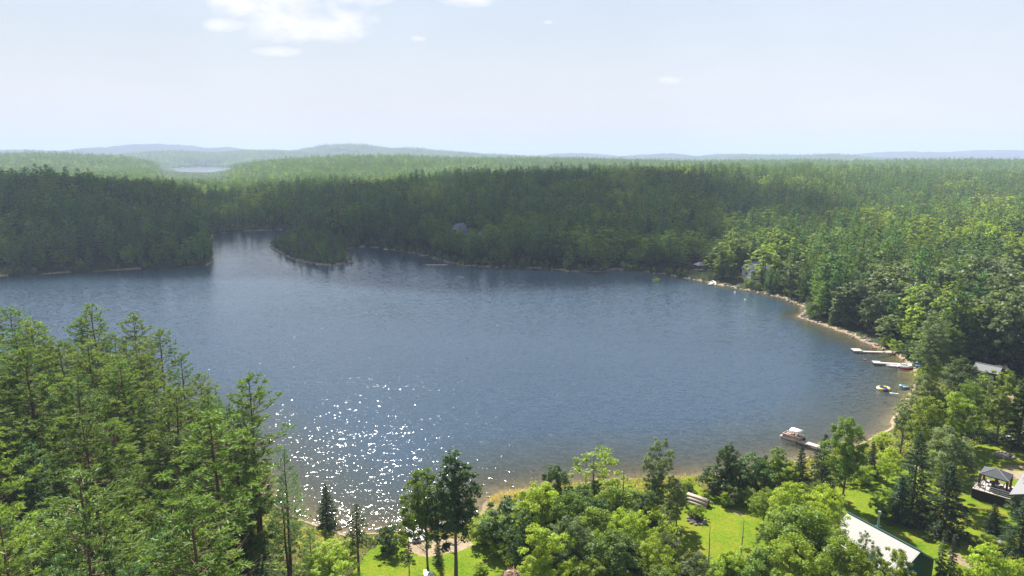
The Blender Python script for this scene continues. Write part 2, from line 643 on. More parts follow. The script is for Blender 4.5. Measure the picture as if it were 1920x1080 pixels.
def broadleaf(seed, Ht, Rd, base, ncl, per, leaf_s, q=1.0, squash=1.0, loose=0.0, stems=1, lobes=.25, clr=1.0):
    rng = np.random.default_rng(seed)
    bark, leaf = Bag(), Bag()
    r0 = .014 * Ht
    cz = Ht * (base + 1) / 2
    rz = Ht * (1 - base) / 2
    paths = []
    for sidx in range(stems):
        path = trunk_path(rng, Ht * .86, .035, 7)
        if stems > 1:
            a = rng.uniform(0, 6.28)
            path[:, :2] += np.array([math.cos(a), math.sin(a)]) * (path[:, 2:3] / Ht * Rd * .55 + .12)
        bark.add(tube_np(path, r0 / stems ** .4 * (1 - .9 * np.linspace(0, 1, 7)), 6))
        paths.append(path)
    # lobed crown envelope
    nl = 7
    ld = unit(rng.normal(size=(nl, 3)))
    la = rng.uniform(-lobes, lobes * 1.2, nl)
    D = unit(rng.normal(size=(ncl, 3)))
    rad = rng.uniform(0, 1, ncl) ** (.42 + loose * .3)
    bulge = 1 + np.clip((np.clip(D @ ld.T, 0, 1) ** 3 * la).sum(1), -.45, .32)
    wz = D[:, 2] * rad * bulge
    prof = np.where(wz < 0, 1 - .25 * wz ** 2, 1 - .35 * wz ** 2)
    C = np.column_stack([D[:, 0] * rad * bulge * Rd * prof, D[:, 1] * rad * bulge * Rd * prof, cz + wz * rz])
    C[:, 2] = np.clip(C[:, 2], Ht * base * .8, Ht * 1.02)
    cr = clr * (.40 + .045 * Rd) * rng.uniform(.7, 1.35, ncl)
    k = max(4, int(per * q))
    P = np.repeat(C, k, axis=0)
    rr = unit(rng.normal(size=P.shape)) * (rng.uniform(0, 1, (len(P), 1)) ** .5) * np.repeat(cr, k)[:, None]
    rr[:, 2] *= .62 * squash
    outw = unit(P + rr - np.array([0, 0, cz]))
    leaf.add(cards(P + rr, leaf_s / max(q, .1) ** .5, .6, rng, None, .42, 0, outw * .55 + unit(rr) * .5 + np.array([0, 0, .75])))
    if q >= .5:
        order = rng.permutation(ncl)[:max(40, ncl // 2)]
        for i in order:
            c = C[i]
            path = paths[rng.integers(len(paths))]
            z0 = min(path[-1, 2], max(Ht * base * .7, c[2] - np.hypot(c[0], c[1]) * rng.uniform(.5, 1.0) - .5))
            p0 = at_z(path, z0)
            mid = (p0 + c) / 2 + np.array([0, 0, -.08 * np.linalg.norm(c - p0)])
            rb = r0 * .28 * (1 - .5 * z0 / Ht)
            bark.add(tube_np([p0, mid, c], [rb, rb * .6, rb * .2], 3))
    return bark.get(), leaf.get()


def shrub(seed, Ht, Rd, ncl, per, s, lobes=.3):
    return broadleaf(seed, Ht, Rd, .04, ncl, per, s, stems=4, lobes=lobes, clr=.85)


def snag(seed, Ht, nb, spread):
    rng = np.random.default_rng(seed)
    bark = Bag()
    path = trunk_path(rng, Ht, .03)
    bark.add(tube_np(path, .017 * Ht * (1 - .8 * np.linspace(0, 1, 7)), 6))
    for i in range(nb):
        t = rng.uniform(.35, .97)
        a = rng.uniform(0, 6.28)
        L = spread * rng.uniform(.35, 1) * (1.15 - t)
        p0 = at_z(path, t * Ht)
        d1 = np.array([math.cos(a), math.sin(a), rng.uniform(-.1, .9)])
        p1, p2 = p0 + d1 * L * .5, p0 + d1 * L + np.array([0, 0, .2 * L])
        bark.add(tube_np([p0, p1, p2], [.09, .06, .03], 4))
        for _ in range(3):
            s_ = rng.uniform(.3, .9)
            pp = p0 + (p2 - p0) * s_
            bark.add(tube_np([pp, pp + unit(rng.normal(size=3) + d1) * L * .35], [.045, .02], 3))
    return bark.get()


class Proto:
    """a kind of tree: meshes for its trunk and crown, or one mesh of both when far away"""

    def __init__(s, name, Ht, tm, cm, parts):
        s.name, s.H, s.tm, s.cm = name, Ht, M[tm], M[cm]
        (bv, bf), (lv, lf) = parts
        s.bv, s.bf, s.lv, s.lf = bv, bf, lv, lf
        s._t = s._c = s._o = None

    def trunk(s):
        if s._t is None:
            s._t = mesh_np('trunk', s.bv, s.bf, [s.tm], smooth=True)
        return s._t

    def crown(s):
        if s._c is None:
            s._c = mesh_np('crown', s.lv, s.lf, [s.cm])
        return s._c

    def one(s):
        if s._o is None:
            V = np.concatenate([s.bv, s.lv])
            F = np.concatenate([s.bf, s.lf + len(s.bv)])
            mi = np.concatenate([np.zeros(len(s.bf)), np.ones(len(s.lf))])
            s._o = mesh_np(s.name, V, F, [s.tm, s.cm], mi)
        return s._o

    def variant(s, cm):
        import copy
        o = copy.copy(s)
        o.cm = M[cm]
        o._c = o._o = None
        return o


PR = {
    'red': [Proto('red_pine', 20, 'bark_pine', 'pine', conifer(10 + i, 20, (3.6, 3.2, 4.0)[i], (.42, .5, .38)[i], (46, 40, 50)[i], 1, 'red', dead=9)) for i in range(3)],
    'white': [Proto('white_pine', 20, 'bark_pine', 'white_pine', conifer(20 + i, 20, (4.6, 4.0, 5.0)[i], (.30, .24, .36)[i], (44, 50, 40)[i], 1, 'white', dead=6)) for i in range(3)],
    'bare': [Proto('red_pine', 20, 'bark_pine', 'pine', conifer(28, 20, 3.3, .60, 34, 1, 'red', dead=12))],
    'spruce': [Proto('spruce', 12, 'bark_grey', 'spruce', conifer(30 + i, 12, (2.5, 2.9)[i], .04, (120, 110)[i], 1, 'spruce')) for i in range(2)],
    'thin': [Proto('thin_pine', 14, 'bark_grey', 'cedar', conifer(35, 14, 1.9, .45, 44, .55, 'spruce', dead=10))],
    'cedar': [Proto('cedar', 9, 'bark_grey', 'cedar', conifer(36, 9, .85, .10, 70, 1.6, 'spruce'))],
    'oak': [Proto('broadleaf_tree', 12, 'bark_grey', 'leaf', broadleaf(40 + i, 12, (3.6, 4.2, 3.2)[i], (.18, .22, .12)[i], (180, 200, 160)[i], 96, .128, lobes=.5)) for i in range(3)],
    'poplar': [Proto('poplar', 15, 'bark_grey', 'grey_leaf', broadleaf(50 + i, 15, (3.6, 4.4)[i], (.18, .15)[i], (195, 220)[i], 88, .125, lobes=.55)) for i in range(2)],
    'tall': [Proto('tall_tree', 15, 'bark_grey', 'dark_leaf', broadleaf(56, 15, 2.3, .30, 150, 60, .15, lobes=.4))],
    'sparse': [Proto('sparse_tree', 12, 'bark_grey', 'leaf', broadleaf(63, 12, 3.0, .26, 54, 48, .14, loose=-.35, lobes=.8))],
    'shrub': [Proto('shrub', 4, 'bark_grey', 'leaf', shrub(60 + i, 4, (2.2, 2.6)[i], 70, 64, .12)) for i in range(2)],
}
PRm = {  # seen at a few hundred metres
    'red': [Proto('red_pine', 20, 'bark_pine', 'pine', conifer(70 + i, 20, (3.4, 3.0, 3.7)[i], (.22, .3, .16)[i], (52, 46, 56)[i], .42, 'red', size=1.15)) for i in range(3)],
    'white': [Proto('white_pine', 20, 'bark_pine', 'white_pine', conifer(80 + i, 20, (4.2, 3.7, 4.6)[i], (.12, .1, .16)[i], (54, 60, 50)[i], .42, 'white', size=1.15)) for i in range(3)],
    'spruce': [Proto('spruce', 14, 'bark_grey', 'spruce', conifer(90 + i, 14, (2.3, 2.6)[i], .04, 80, .4, 'spruce', size=1.1)) for i in range(2)],
    'oak': [Proto('broadleaf_tree', 13, 'bark_grey', 'leaf', broadleaf(94 + i, 13, (3.5, 4.0, 3.1)[i], .10, 110, 60, .19, .40)) for i in range(3)],
    'poplar': [Proto('poplar', 14, 'bark_grey', 'grey_leaf', broadleaf(98 + i, 14, (3.4, 4.0)[i], .10, 120, 60, .19, .40, lobes=.4)) for i in range(2)],
}
PRm['yellow'] = [PRm['oak'][0].variant('yellow')]
PRm['bright'] = [p.variant('bright') for p in PRm['oak']]
PR['bright'] = [p.variant('bright') for p in PR['oak']]
PR['dark'] = [p.variant('dark_leaf') for p in PR['oak']]
PR['brightshrub'] = [p.variant('bright') for p in PR['shrub']]
PR['darkshrub'] = [p.variant('dark_leaf') for p in PR['shrub']]
PR['greyshrub'] = [p.variant('grey_leaf') for p in PR['shrub']]
PR['weedshrub'] = [p.variant('weed') for p in PR['shrub']]
PRl = {
    'red': [Proto('red_pine', 20, 'bark_pine', 'pine', conifer(110 + i, 20, 3.5, .2, 34, .22, 'red', size=1.0)) for i in range(3)],
    'white': [Proto('white_pine', 20, 'bark_pine', 'white_pine', conifer(120 + i, 20, 4.2, .1, 40, .22, 'white', size=1.05)) for i in range(3)],
    'spruce': [Proto('spruce', 14, 'bark_grey', 'spruce', conifer(130, 14, 2.4, .05, 44, .22, 'spruce'))],
    'oak': [Proto('broadleaf_tree', 13, 'bark_grey', 'leaf', broadleaf(134 + i, 13, 3.8, .1, 60, 50, .20, .22)) for i in range(2)],
    'poplar': [Proto('poplar', 14, 'bark_grey', 'grey_leaf', broadleaf(138, 14, 3.8, .1, 60, 50, .20, .22))],
}
PRl['bright'] = [PRl['oak'][0].variant('bright')]
PRl['yellow'] = [PRl['oak'][1].variant('yellow')]

CAT = {'red': 'pine tree', 'white': 'pine tree', 'bare': 'pine tree', 'thin': 'pine tree', 'spruce': 'spruce tree', 'cedar': 'cedar tree',
       'oak': 'leafy tree', 'bright': 'leafy tree', 'dark': 'leafy tree', 'poplar': 'leafy tree', 'tall': 'leafy tree', 'sparse': 'leafy tree',
       'yellow': 'leafy tree', 'shrub': 'shrub', 'brightshrub': 'shrub', 'darkshrub': 'shrub', 'greyshrub': 'shrub', 'weedshrub': 'shrub'}
NAME = {'red': 'red_pine', 'white': 'white_pine', 'bare': 'red_pine', 'thin': 'thin_pine', 'spruce': 'spruce_tree', 'cedar': 'cedar_tree',
        'oak': 'leafy_tree', 'bright': 'leafy_tree', 'dark': 'leafy_tree', 'poplar': 'poplar_tree', 'tall': 'leafy_tree', 'sparse': 'sparse_tree',
        'yellow': 'yellowing_tree', 'shrub': 'shrub', 'brightshrub': 'shrub', 'darkshrub': 'shrub', 'greyshrub': 'shrub', 'weedshrub': 'shrub'}


def plant(kind, p, h, label, group=None, wide=1.0, parts=True, lod=None, vi=None, rz=None):
    protos = (lod or PR)[kind]
    pr = protos[random.randrange(len(protos)) if vi is None else vi % len(protos)]
    k = h / pr.H
    rz = random.uniform(0, 6.28) if rz is None else rz
    loc = (float(p[0]), float(p[1]), float(p[2]) - .12)
    if parts:
        r = bpy.data.objects.new(NAME[kind], None)
        r.empty_display_size = .5
        COL.objects.link(r)
        for nm, me in (('trunk', pr.trunk()), ('crown', pr.crown())):
            c = bpy.data.objects.new(nm, me)
            COL.objects.link(c)
            c.parent = r
    else:
        r = bpy.data.objects.new(NAME[kind], pr.one())
        COL.objects.link(r)
    r.location = loc
    r.rotation_euler = (0, 0, rz)
    r.scale = (k * wide, k * wide, k)
    return tag(r, label, CAT[kind], group)


TAKEN = []


def T(kind, bx, by, ty, label, group=None, wide=1.0, vi=None, rz=None):
    """plant at the ground seen at (bx, by), tall enough for its top to be seen at row ty"""
    p = ground(bx, by)
    h = top_z(p[1], ty) - p[2]
    TAKEN.append((p[0], p[1], min(3.2, .16 * h * wide + .8)))
    return plant(kind, p, max(h, .6), label, group, wide, True, None, vi, rz)
SUN_E, SKY_E, EXPO = 5.0, .050, 1.25
VEIL, VEIL_C, CLOUD_C = .97, (7.1, 7.0, 7.5, 1), (10.5, 10.3, 10.3, 1)
HAZE_D, HAZE_G = .00017, .10
CLOUD_SHADE = [(-420, 560, 170, 210), (-230, 560, 160, 220), (-40, 600, 150, 200), (90, 580, 130, 190), (190, 560, 70, 150), (-560, 520, 150, 200), (-150, 430, 160, 90), (20, 420, 120, 80), (-10, 360, 130, 60), (-330, 420, 150, 110), (-520, 400, 170, 110)]

# ------------------------------------------------------------------ ground sheet
def world_poly(pts):
    return np.array([ground(*p)[:2] for p in pts])


LAWNS = [world_poly(p) for p in (
    [(1262, 985), (1290, 935), (1278, 915), (1300, 905), (1330, 925), (1400, 942), (1470, 952), (1500, 990), (1480, 1085), (1440, 1130), (1290, 1130), (1262, 1050)],
    [(1560, 925), (1600, 900), (1700, 880), (1800, 850), (1830, 835), (1990, 820), (2100, 900), (2100, 1130), (1760, 1130), (1700, 1040), (1580, 960)],
    [(650, 1090), (690, 1035), (720, 1015), (790, 1012), (900, 1015), (960, 1035), (1010, 1070), (1010, 1120), (650, 1120)],
    [(1560, 915), (1590, 890), (1640, 885), (1660, 905), (1640, 925), (1580, 935)])]
SANDS = [world_poly(p) for p in (
    [(760, 1020), (790, 1008), (870, 1010), (890, 1022), (860, 1034), (800, 1045), (765, 1035)],
    [(1832, 884), (1870, 880), (1930, 884), (1935, 898), (1880, 898)],
    [(1870, 872), (1950, 872), (1950, 880), (1890, 880)],
    [(1365, 955), (1385, 958), (1402, 967), (1396, 968), (1370, 960)],
    [(1775, 1032), (1800, 1040), (1840, 1060), (1820, 1066), (1780, 1050)],
    [(1905, 1030), (1935, 1040), (1935, 1052), (1905, 1042)],
    [(910, 945), (935, 922), (1000, 912), (1015, 918), (960, 930), (925, 955)],
    [(1885, 742), (1900, 738), (1902, 760), (1888, 757)],
    [(1715, 870), (1735, 868), (1737, 880), (1715, 880)])]
TRAIL = [g(px, py, 3.2)[:2] for px, py in ((128, 1120), (126, 1060), (128, 1010), (130, 960), (128, 930), (136, 905), (150, 860), (165, 820), (182, 798))]
LAWN_HARD = LAWNS


def poly_mask(P, polys, soft):
    m = np.zeros(len(P))
    for q in polys:
        m = np.maximum(m, sstep(soft, -soft, sdf_poly(P, q)))
    return m


def line_dist(P, pts):
    m = np.full(len(P), 1e9)
    for a, b in zip(pts[:-1], pts[1:]):
        ab = b - a
        t = np.clip(((P - a) @ ab) / (ab @ ab), 0, 1)
        m = np.minimum(m, np.linalg.norm(P - a - t[:, None] * ab, axis=1))
    return m


RR = np.concatenate([np.arange(18, 210, .55), 210 * (14500 / 210) ** (np.arange(0, 300) / 299)[1:]])
AA = np.radians(np.linspace(-52, 52, 470))
NA = len(AA)
gx = (RR[:, None] * np.sin(AA)[None]).ravel()
gy = (RR[:, None] * np.cos(AA)[None]).ravel()
GP = np.column_stack([gx, gy])
gz, gd = terrain(GP)
idx = np.arange(len(GP)).reshape(len(RR), NA)
GF = np.stack([idx[:-1, :-1], idx[:-1, 1:], idx[1:, 1:], idx[1:, :-1]], -1).reshape(-1, 4)
near = np.hypot(gx, gy) < 420
lawn = np.zeros(len(GP))
sand = np.zeros(len(GP))
Pn = GP[near]
lawn[near] = poly_mask(Pn, LAWNS, 1.0)
sand[near] = poly_mask(Pn, SANDS, .8)
tr = np.zeros(len(GP))
tr[near] = sstep(1.1, .5, line_dist(Pn, TRAIL))
rad = np.hypot(gx, gy)
shore_w = np.where(rad < 200, .8, .6) * (.1 + 1.5 * fbm(gx * .08, gy * .08, 77))
shore = sstep(shore_w + .6, shore_w - .3, gd) * sstep(-40, -20, gd)
sand = np.maximum(np.maximum(sand, tr), shore)
weedz = sstep(14, 4, gd) * sstep(.8, 2.4, gd) * (gx > -45) * (rad < 190)
gm, nt, out = new_mat('ground_soil_and_grass')
N = NT(nt)
at = N.n('ShaderNodeAttribute', attribute_name='zone')
sp = N.n('ShaderNodeSeparateColor')
N.l(at.outputs['Color'], sp.inputs[0])
geo = N.n('ShaderNodeNewGeometry')


def gnoise(scale, det=4.0, rough=.6):
    n = N.n('ShaderNodeTexNoise', i_Scale=scale, i_Detail=det, i_Roughness=rough)
    N.l(geo.outputs['Position'], n.inputs['Vector'])
    return n.outputs[0]


n_f, n_m, n_b = gnoise(2.2), gnoise(.35), gnoise(.05)
floor_c = N.ramp(n_m, [(.3, (.022, .030, .012)), (.5, (.034, .048, .014)), (.7, (.060, .050, .026))])
weed_c = N.ramp(n_m, [(.3, (.075, .085, .018)), (.5, (.14, .13, .030)), (.7, (.20, .15, .05))])
lawn_c = N.ramp(N.math('MULTIPLY_ADD', n_f, .35, N.math('MULTIPLY_ADD', n_m, .40, N.math('MULTIPLY', n_b, .25))), [(.36, (.065, .125, .006)), (.47, (.115, .180, .008)), (.56, (.165, .190, .012)), (.68, (.26, .21, .06))])
sand_c = N.ramp(N.math('MULTIPLY_ADD', n_f, .5, N.math('MULTIPLY', n_m, .5)), [(.3, (.17, .13, .080)), (.5, (.28, .215, .14)), (.7, (.38, .32, .23))])
c = N.mix(sp.outputs[2], floor_c, weed_c)
lm = N.math('GREATER_THAN', N.math('ADD', sp.outputs[0], N.math('MULTIPLY_ADD', n_f, .5, -.25)), .5)
speck = N.n('ShaderNodeTexNoise', i_Scale=5.0, i_Detail=3.0)
N.l(geo.outputs['Position'], speck.inputs['Vector'])
lawn_c = N.mix(1.0, lawn_c, N.math('MULTIPLY_ADD', speck.outputs[0], 1.3, .35), 'MULTIPLY')
c = N.mix(lm, c, lawn_c)
sm = N.math('GREATER_THAN', N.math('ADD', sp.outputs[1], N.math('MULTIPLY_ADD', n_f, .7, -.35)), .5)
c = N.mix(sm, c, sand_c)
b = N.n('ShaderNodeBsdfPrincipled', i_Roughness=.95)
b.inputs['Specular IOR Level'].default_value = .1
N.l(c, b.inputs['Base Color'])
bp = N.n('ShaderNodeBump', i_Strength=.6, i_Distance=.12)
N.l(n_f, bp.inputs['Height'])
N.l(bp.outputs[0], b.inputs['Normal'])
N.l(b.outputs[0], out.inputs[0])
gme = mesh_np('ground', np.column_stack([gx, gy, gz]), GF, [gm], smooth=True)
ca = gme.color_attributes.new('zone', 'FLOAT_COLOR', 'POINT')
ca.data.foreach_set('color', np.column_stack([lawn, sand, weedz, np.ones_like(lawn)]).astype(np.float32).ravel())
ground_o = tag(link('ground', gme), 'forested shore with lawns, sandy banks and distant hills', kind='structure')

# ------------------------------------------------------------------ water
wet = (gd < 2.5)
fw = wet[GF].any(1)
used = np.unique(GF[fw])
remap = np.full(len(GP), -1)
remap[used] = np.arange(len(used))
lake_f = gy[used] < 1400


def water_mat():
    m, nt, out = new_mat('lake_water')
    N = NT(nt)
    geo = N.n('ShaderNodeNewGeometry')
    at = N.n('ShaderNodeAttribute', attribute_name='depth')
    cal = N.n('ShaderNodeAttribute', attribute_name='calm')

    def wave(scale, sx, sy, rz, det):
        mp = N.n('ShaderNodeMapping')
        mp.inputs['Scale'].default_value = (sx, sy, 1)
        mp.inputs['Rotation'].default_value = (0, 0, rz)
        N.l(geo.outputs['Position'], mp.inputs[0])
        n = N.n('ShaderNodeTexNoise', i_Scale=scale, i_Detail=det, i_Roughness=.55)
        N.l(mp.outputs[0], n.inputs['Vector'])
        s = N.n('ShaderNodeVectorMath', operation='SUBTRACT')
        N.l(n.outputs['Color'], s.inputs[0])
        s.inputs[1].default_value = (.5, .5, .5)
        return s.outputs[0]

    def vm(op, a, b=None, sc=None):
        n = N.n('ShaderNodeVectorMath', operation=op)
        N.l(a, n.inputs[0])
        if b is not None:
            if isinstance(b, tuple):
                n.inputs[1].default_value = b
            else:
                N.l(b, n.inputs[1])
        if sc is not None:
            if isinstance(sc, (int, float)):
                n.inputs['Scale'].default_value = sc
            else:
                N.l(sc, n.inputs['Scale'])
        return n.outputs[0]

    w1 = vm('SCALE', wave(.95, .55, 1.35, R(14), 2.0), sc=WAVE1)
    w2 = vm('SCALE', wave(3.6, .65, 1.3, R(-10), 2.0), sc=WAVE2)
    w3 = vm('SCALE', wave(13.0, .8, 1.2, R(30), 2.0), sc=.12)
    w = vm('ADD', vm('ADD', w1, w2), w3)
    gust = N.n('ShaderNodeTexNoise', i_Scale=.018, i_Detail=3.0)
    mp = N.n('ShaderNodeMapping')
    mp.inputs['Scale'].default_value = (.6, 1.6, 1)
    N.l(geo.outputs['Position'], mp.inputs[0])
    N.l(mp.outputs[0], gust.inputs['Vector'])
    amp = N.math('MULTIPLY', N.math('MULTIPLY_ADD', gust.outputs[0], .9, .55), N.math('SUBTRACT', 1.0, cal.outputs['Fac']))
    w = vm('SCALE', w, sc=amp)
    w = vm('MULTIPLY', w, (.8, 1.0, 0.0))
    nrm = vm('NORMALIZE', vm('ADD', w, (0, 0, 1)))
    fr = N.n('ShaderNodeFresnel', i_IOR=1.33)
    N.l(nrm, fr.inputs['Normal'])
    gl = N.n('ShaderNodeBsdfGlossy', i_Roughness=.10)
    gl.inputs[0].default_value = (.95, .97, 1, 1)
    N.l(nrm, gl.inputs['Normal'])
    df = N.n('ShaderNodeBsdfDiffuse')
    N.l(N.mix(N.math('MULTIPLY', at.outputs['Fac'], .35, clamp=True), (.050, .052, .024), (.032, .056, .084)), df.inputs[0])
    tp = N.n('ShaderNodeBsdfTransparent')
    tp.inputs[0].default_value = (.80, .80, .66, 1)
    k = N.math('SUBTRACT', 1.0, N.math('POWER', 2.718, N.math('MULTIPLY', at.outputs['Fac'], -1.2)))
    body = N.n('ShaderNodeMixShader')
    N.l(k, body.inputs[0])
    N.l(tp.outputs[0], body.inputs[1])
    N.l(df.outputs[0], body.inputs[2])
    mx = N.n('ShaderNodeMixShader')
    N.l(fr.outputs[0], mx.inputs[0])
    N.l(body.outputs[0], mx.inputs[1])
    N.l(gl.outputs[0], mx.inputs[2])
    N.l(mx.outputs[0], out.inputs[0])
    return m


WAVE1, WAVE2 = .46, .80
wm = water_mat()
WF = GF[fw]
is_far = gy[WF].mean(1) > 1400
for nm, sel, lab in (('lake', ~is_far, 'dark blue lake ringed by forest'), ('distant_lake', is_far, 'pale distant lake between the hills')):
    f = WF[sel]
    u = np.unique(f)
    rm = np.full(len(GP), -1)
    rm[u] = np.arange(len(u))
    me = mesh_np(nm, np.column_stack([gx[u], gy[u], np.zeros(len(u))]), rm[f], [wm], smooth=True)
    a_ = me.attributes.new('depth', 'FLOAT', 'POINT')
    a_.data.foreach_set('value', np.clip(-gz[u], 0, 9).astype(np.float32))
    # sheltered water lies calmer: by the far banks, out of the wind
    calm = .42 * sstep(46, 6, -gd[u]) * sstep(170, 260, gy[u]) + .28 * sstep(-40, -110, gx[u]) * sstep(200, 300, gy[u])
    a_ = me.attributes.new('calm', 'FLOAT', 'POINT')
    if nm == 'distant_lake':
        calm = calm * 0 + .78
    a_.data.foreach_set('value', np.clip(calm, 0, .8).astype(np.float32))
    tag(link(nm, me), lab, kind='structure')

CLEARED = [((860, 452), 9), ((903, 455), 5), ((943, 455), 3), ((1312, 508), 9), ((1415, 520), 11), ((1360, 530), 6), ((1850, 712), 9)]
LANES = [((860, 452), 6, 60, 3), ((903, 455), 4, 60, 3), ((943, 455), 2.5, 60, 5), ((1312, 508), 5, 30, 0), ((1400, 520), 6, 16, 0), ((1850, 715), 8, 26, 2)]
HOUSE_KEEP = [(ground(1650, 1020)[0], ground(1650, 1020)[1], 7.5), (ground(1720, 1065)[0], ground(1720, 1065)[1], 5), (ground(1865, 915)[0], ground(1865, 915)[1], 6), (ground(785, 1003)[0], ground(785, 1003)[1], 2.5)]

# ------------------------------------------------------------------ the forest, filled in by distance
def clear_of(P, spots):
    ok = np.ones(len(P), bool)
    for x, y, r in spots:
        ok &= (P[:, 0] - x) ** 2 + (P[:, 1] - y) ** 2 > r * r
    return ok


rows = []
Dd = 60.0
while Dd < 1150:
    s = 4.5 if Dd < 200 else min(7.0, 4.5 + (Dd - 200) * .012)
    n = int(2 * R(45) * Dd / s)
    a = np.linspace(-R(45), R(45), n) + RNG.uniform(-.45, .45, n) * s / Dd
    rr_ = Dd + RNG.uniform(-.45, .45, n) * s
    rows.append(np.column_stack([rr_ * np.sin(a), rr_ * np.cos(a)]))
    Dd += s * .9
FP = np.concatenate(rows)
NB = len(FP)
EX = np.column_stack([RNG.uniform(-430, 330, 60000), RNG.uniform(150, 640, 60000)])
exd = terrain(EX)[1]
EX = EX[(exd > .7) & (exd < 3.4)][:2600]
FP = np.concatenate([FP, EX])
edge_ = np.arange(len(FP)) >= NB
fz, fd = terrain(FP)
keep = (fd > 2.6) | edge_
FP, fz, fd, edge_ = FP[keep], fz[keep], fd[keep], edge_[keep]
frad = np.hypot(FP[:, 0], FP[:, 1])
colx = 960 + 1280 * FP[:, 0] / (FP[:, 1] * CP + (H - fz) * SP)
rowy = 540 - 1280 * (FP[:, 1] * SP + (fz - H) * CP) / (FP[:, 1] * CP - (fz - H) * SP)
# ground planted by hand: the near shore with its lawns
manual = (frad < 200) & (colx > 585) & (colx < 1965) & (rowy > 735)
manual |= (frad < 230) & (FP[:, 1] < 170) & (rowy > 735) & (colx > np.interp(rowy, [740, 770, 870, 950, 1000], [225, 255, 360, 435, 490])) & (colx < 700)
beach_gap = (frad < 240) & (fd < 3.0) & (colx > 1300)
keep = ~manual & ~beach_gap & (poly_mask(FP, [world_poly([(1868, 735), (1905, 735), (1908, 765), (1868, 765)])], .1) < .5)
keep &= line_dist(FP, TRAIL) > 1.7
FP, fz, fd, frad, colx, rowy, edge_ = [q[keep] for q in (FP, fz, fd, frad, colx, rowy, edge_)]
u1, u2, u3 = RNG.uniform(size=(3, len(FP)))
patch = fbm(FP[:, 0] * .018, FP[:, 1] * .018, 31)
patch2 = fbm(FP[:, 0] * .03, FP[:, 1] * .03, 91)
left_pt = (frad < 230) & (colx < 640) & (FP[:, 1] < 165)
island = (colx > 495) & (colx < 668) & (rowy > 440) & (rowy < 500) & (FP[:, 1] < 500)
right_near = (frad < 330) & (colx > 1480)
lit_right = (colx > 1480) & ~right_near
kinds = np.empty(len(FP), object)
hts = np.empty(len(FP))
for i in range(len(FP)):
    u, p = u1[i], patch[i]
    if left_pt[i]:
        k, h = ('red', 20.5) if u < .56 else ('white', 19.5) if u < .78 else ('oak', 10) if u < .90 else ('bright', 9)
        if fd[i] < 5 and k in ('oak', 'bright'):
            k, h = 'red', 15
    elif island[i]:
        k, h = ('white', 9) if u < .6 else ('red', 9) if u < .8 else ('oak', 7)
    elif right_near[i]:
        if rowy[i] > 600 or p > .52:
            k, h = ('poplar', 15) if u < .50 else ('oak', 13) if u < .72 else ('white', 18) if u < .84 else ('spruce', 14) if u < .95 else ('bright', 11)
        else:
            k, h = ('white', 20) if u < .45 else ('red', 19) if u < .62 else ('poplar', 15) if u < .74 else ('oak', 13) if u < .88 else ('bright', 12) if u < .93 else ('spruce', 15)
    elif lit_right[i]:
        w_ = .85 - .6 * float(sstep(.40, .60, p))
        k, h = ('white', 19) if u < w_ * .52 else ('red', 18) if u < w_ else ('oak', 15) if u < .86 else ('poplar', 15) if u < .94 else ('spruce', 16)
        if p > .64 and u > .5:
            k, h = 'bright', 15
    else:
        w_ = .85 - .75 * float(sstep(.40, .58, p))
        k, h = ('white', 19) if u < w_ * .55 else ('red', 18) if u < w_ else ('oak', 15) if u < .93 else ('spruce', 16)
        if fd[i] < 9:
            k, h = ('white', 17) if u < .5 else ('spruce', 13) if u < .68 else ('oak', 11)
    if edge_[i]:
        k, h = ('oak', 3.6) if u < .6 else ('white', 6.5) if u < .8 else ('poplar', 4.5)
    kinds[i] = k
    hts[i] = h * (.62 + .56 * u2[i] ** 1.4) * (.82 + .42 * patch2[i]) * (1.0 if fd[i] > 5 else .85)
for px, py in ((1745, 392), (1645, 405), (1897, 358)):
    a, b, c = ray(px, py)
    j = np.argmin(np.abs(FP[:, 0] / FP[:, 1] - a / b) * 900 + np.abs((fz + hts * .8 - H) / FP[:, 1] - c / b) * 1800)
    kinds[j] = 'yellow'
    hts[j] = 9 + 3 * random.random()
ok_thin = ~(left_pt & (RNG.uniform(size=len(FP)) < -1))
spots = [tuple(ground(*q)[:2]) + (r,) for q, r in CLEARED]
spots += [(hp[0], hp[1], 8.5) for hp in (ground(1935, 915), ground(1990, 925))] + [(hx_, hy_, hr_ + 1) for hx_, hy_, hr_ in HOUSE_KEEP]
ok = clear_of(FP, spots) & ok_thin
# sight lines: a low cottage is seen over the trees in front of it
for (qx, qy), wid, length, hmax in LANES:
    p = ground(qx, qy)
    dirv = -p[:2] / np.linalg.norm(p[:2])
    rel = FP - p[:2]
    al = rel @ dirv
    ac = np.abs(rel @ np.array([-dirv[1], dirv[0]]))
    m_ = (al > -2) & (al < length) & (ac < wid)
    lim = hmax + np.clip(al, 0, None) * .18
    hts[m_] = np.minimum(hts[m_], lim[m_])
    ok &= ~(m_ & (hts < 2.5))
FP, fz, fd, frad, colx, rowy, kinds, hts, left_pt, right_near, island, u3 = [q[ok] for q in (FP, fz, fd, frad, colx, rowy, kinds, hts, left_pt, right_near, island, u3)]
inview = (colx > -70) & (colx < 1990)
size = np.where(inview, hts / frad, 0)
catk = np.array([CAT[k] for k in kinds])
solo = np.zeros(len(FP), bool)
QUOTA = {'pine tree': 270, 'leafy tree': 215, 'spruce tree': 130}
for cname, qn in QUOTA.items():
    ii = np.where((catk == cname) & inview)[0]
    ii = ii[np.argsort(-size[ii])][:qn]
    solo[ii] = True
solo |= (kinds == 'yellow')
solo |= left_pt & inview
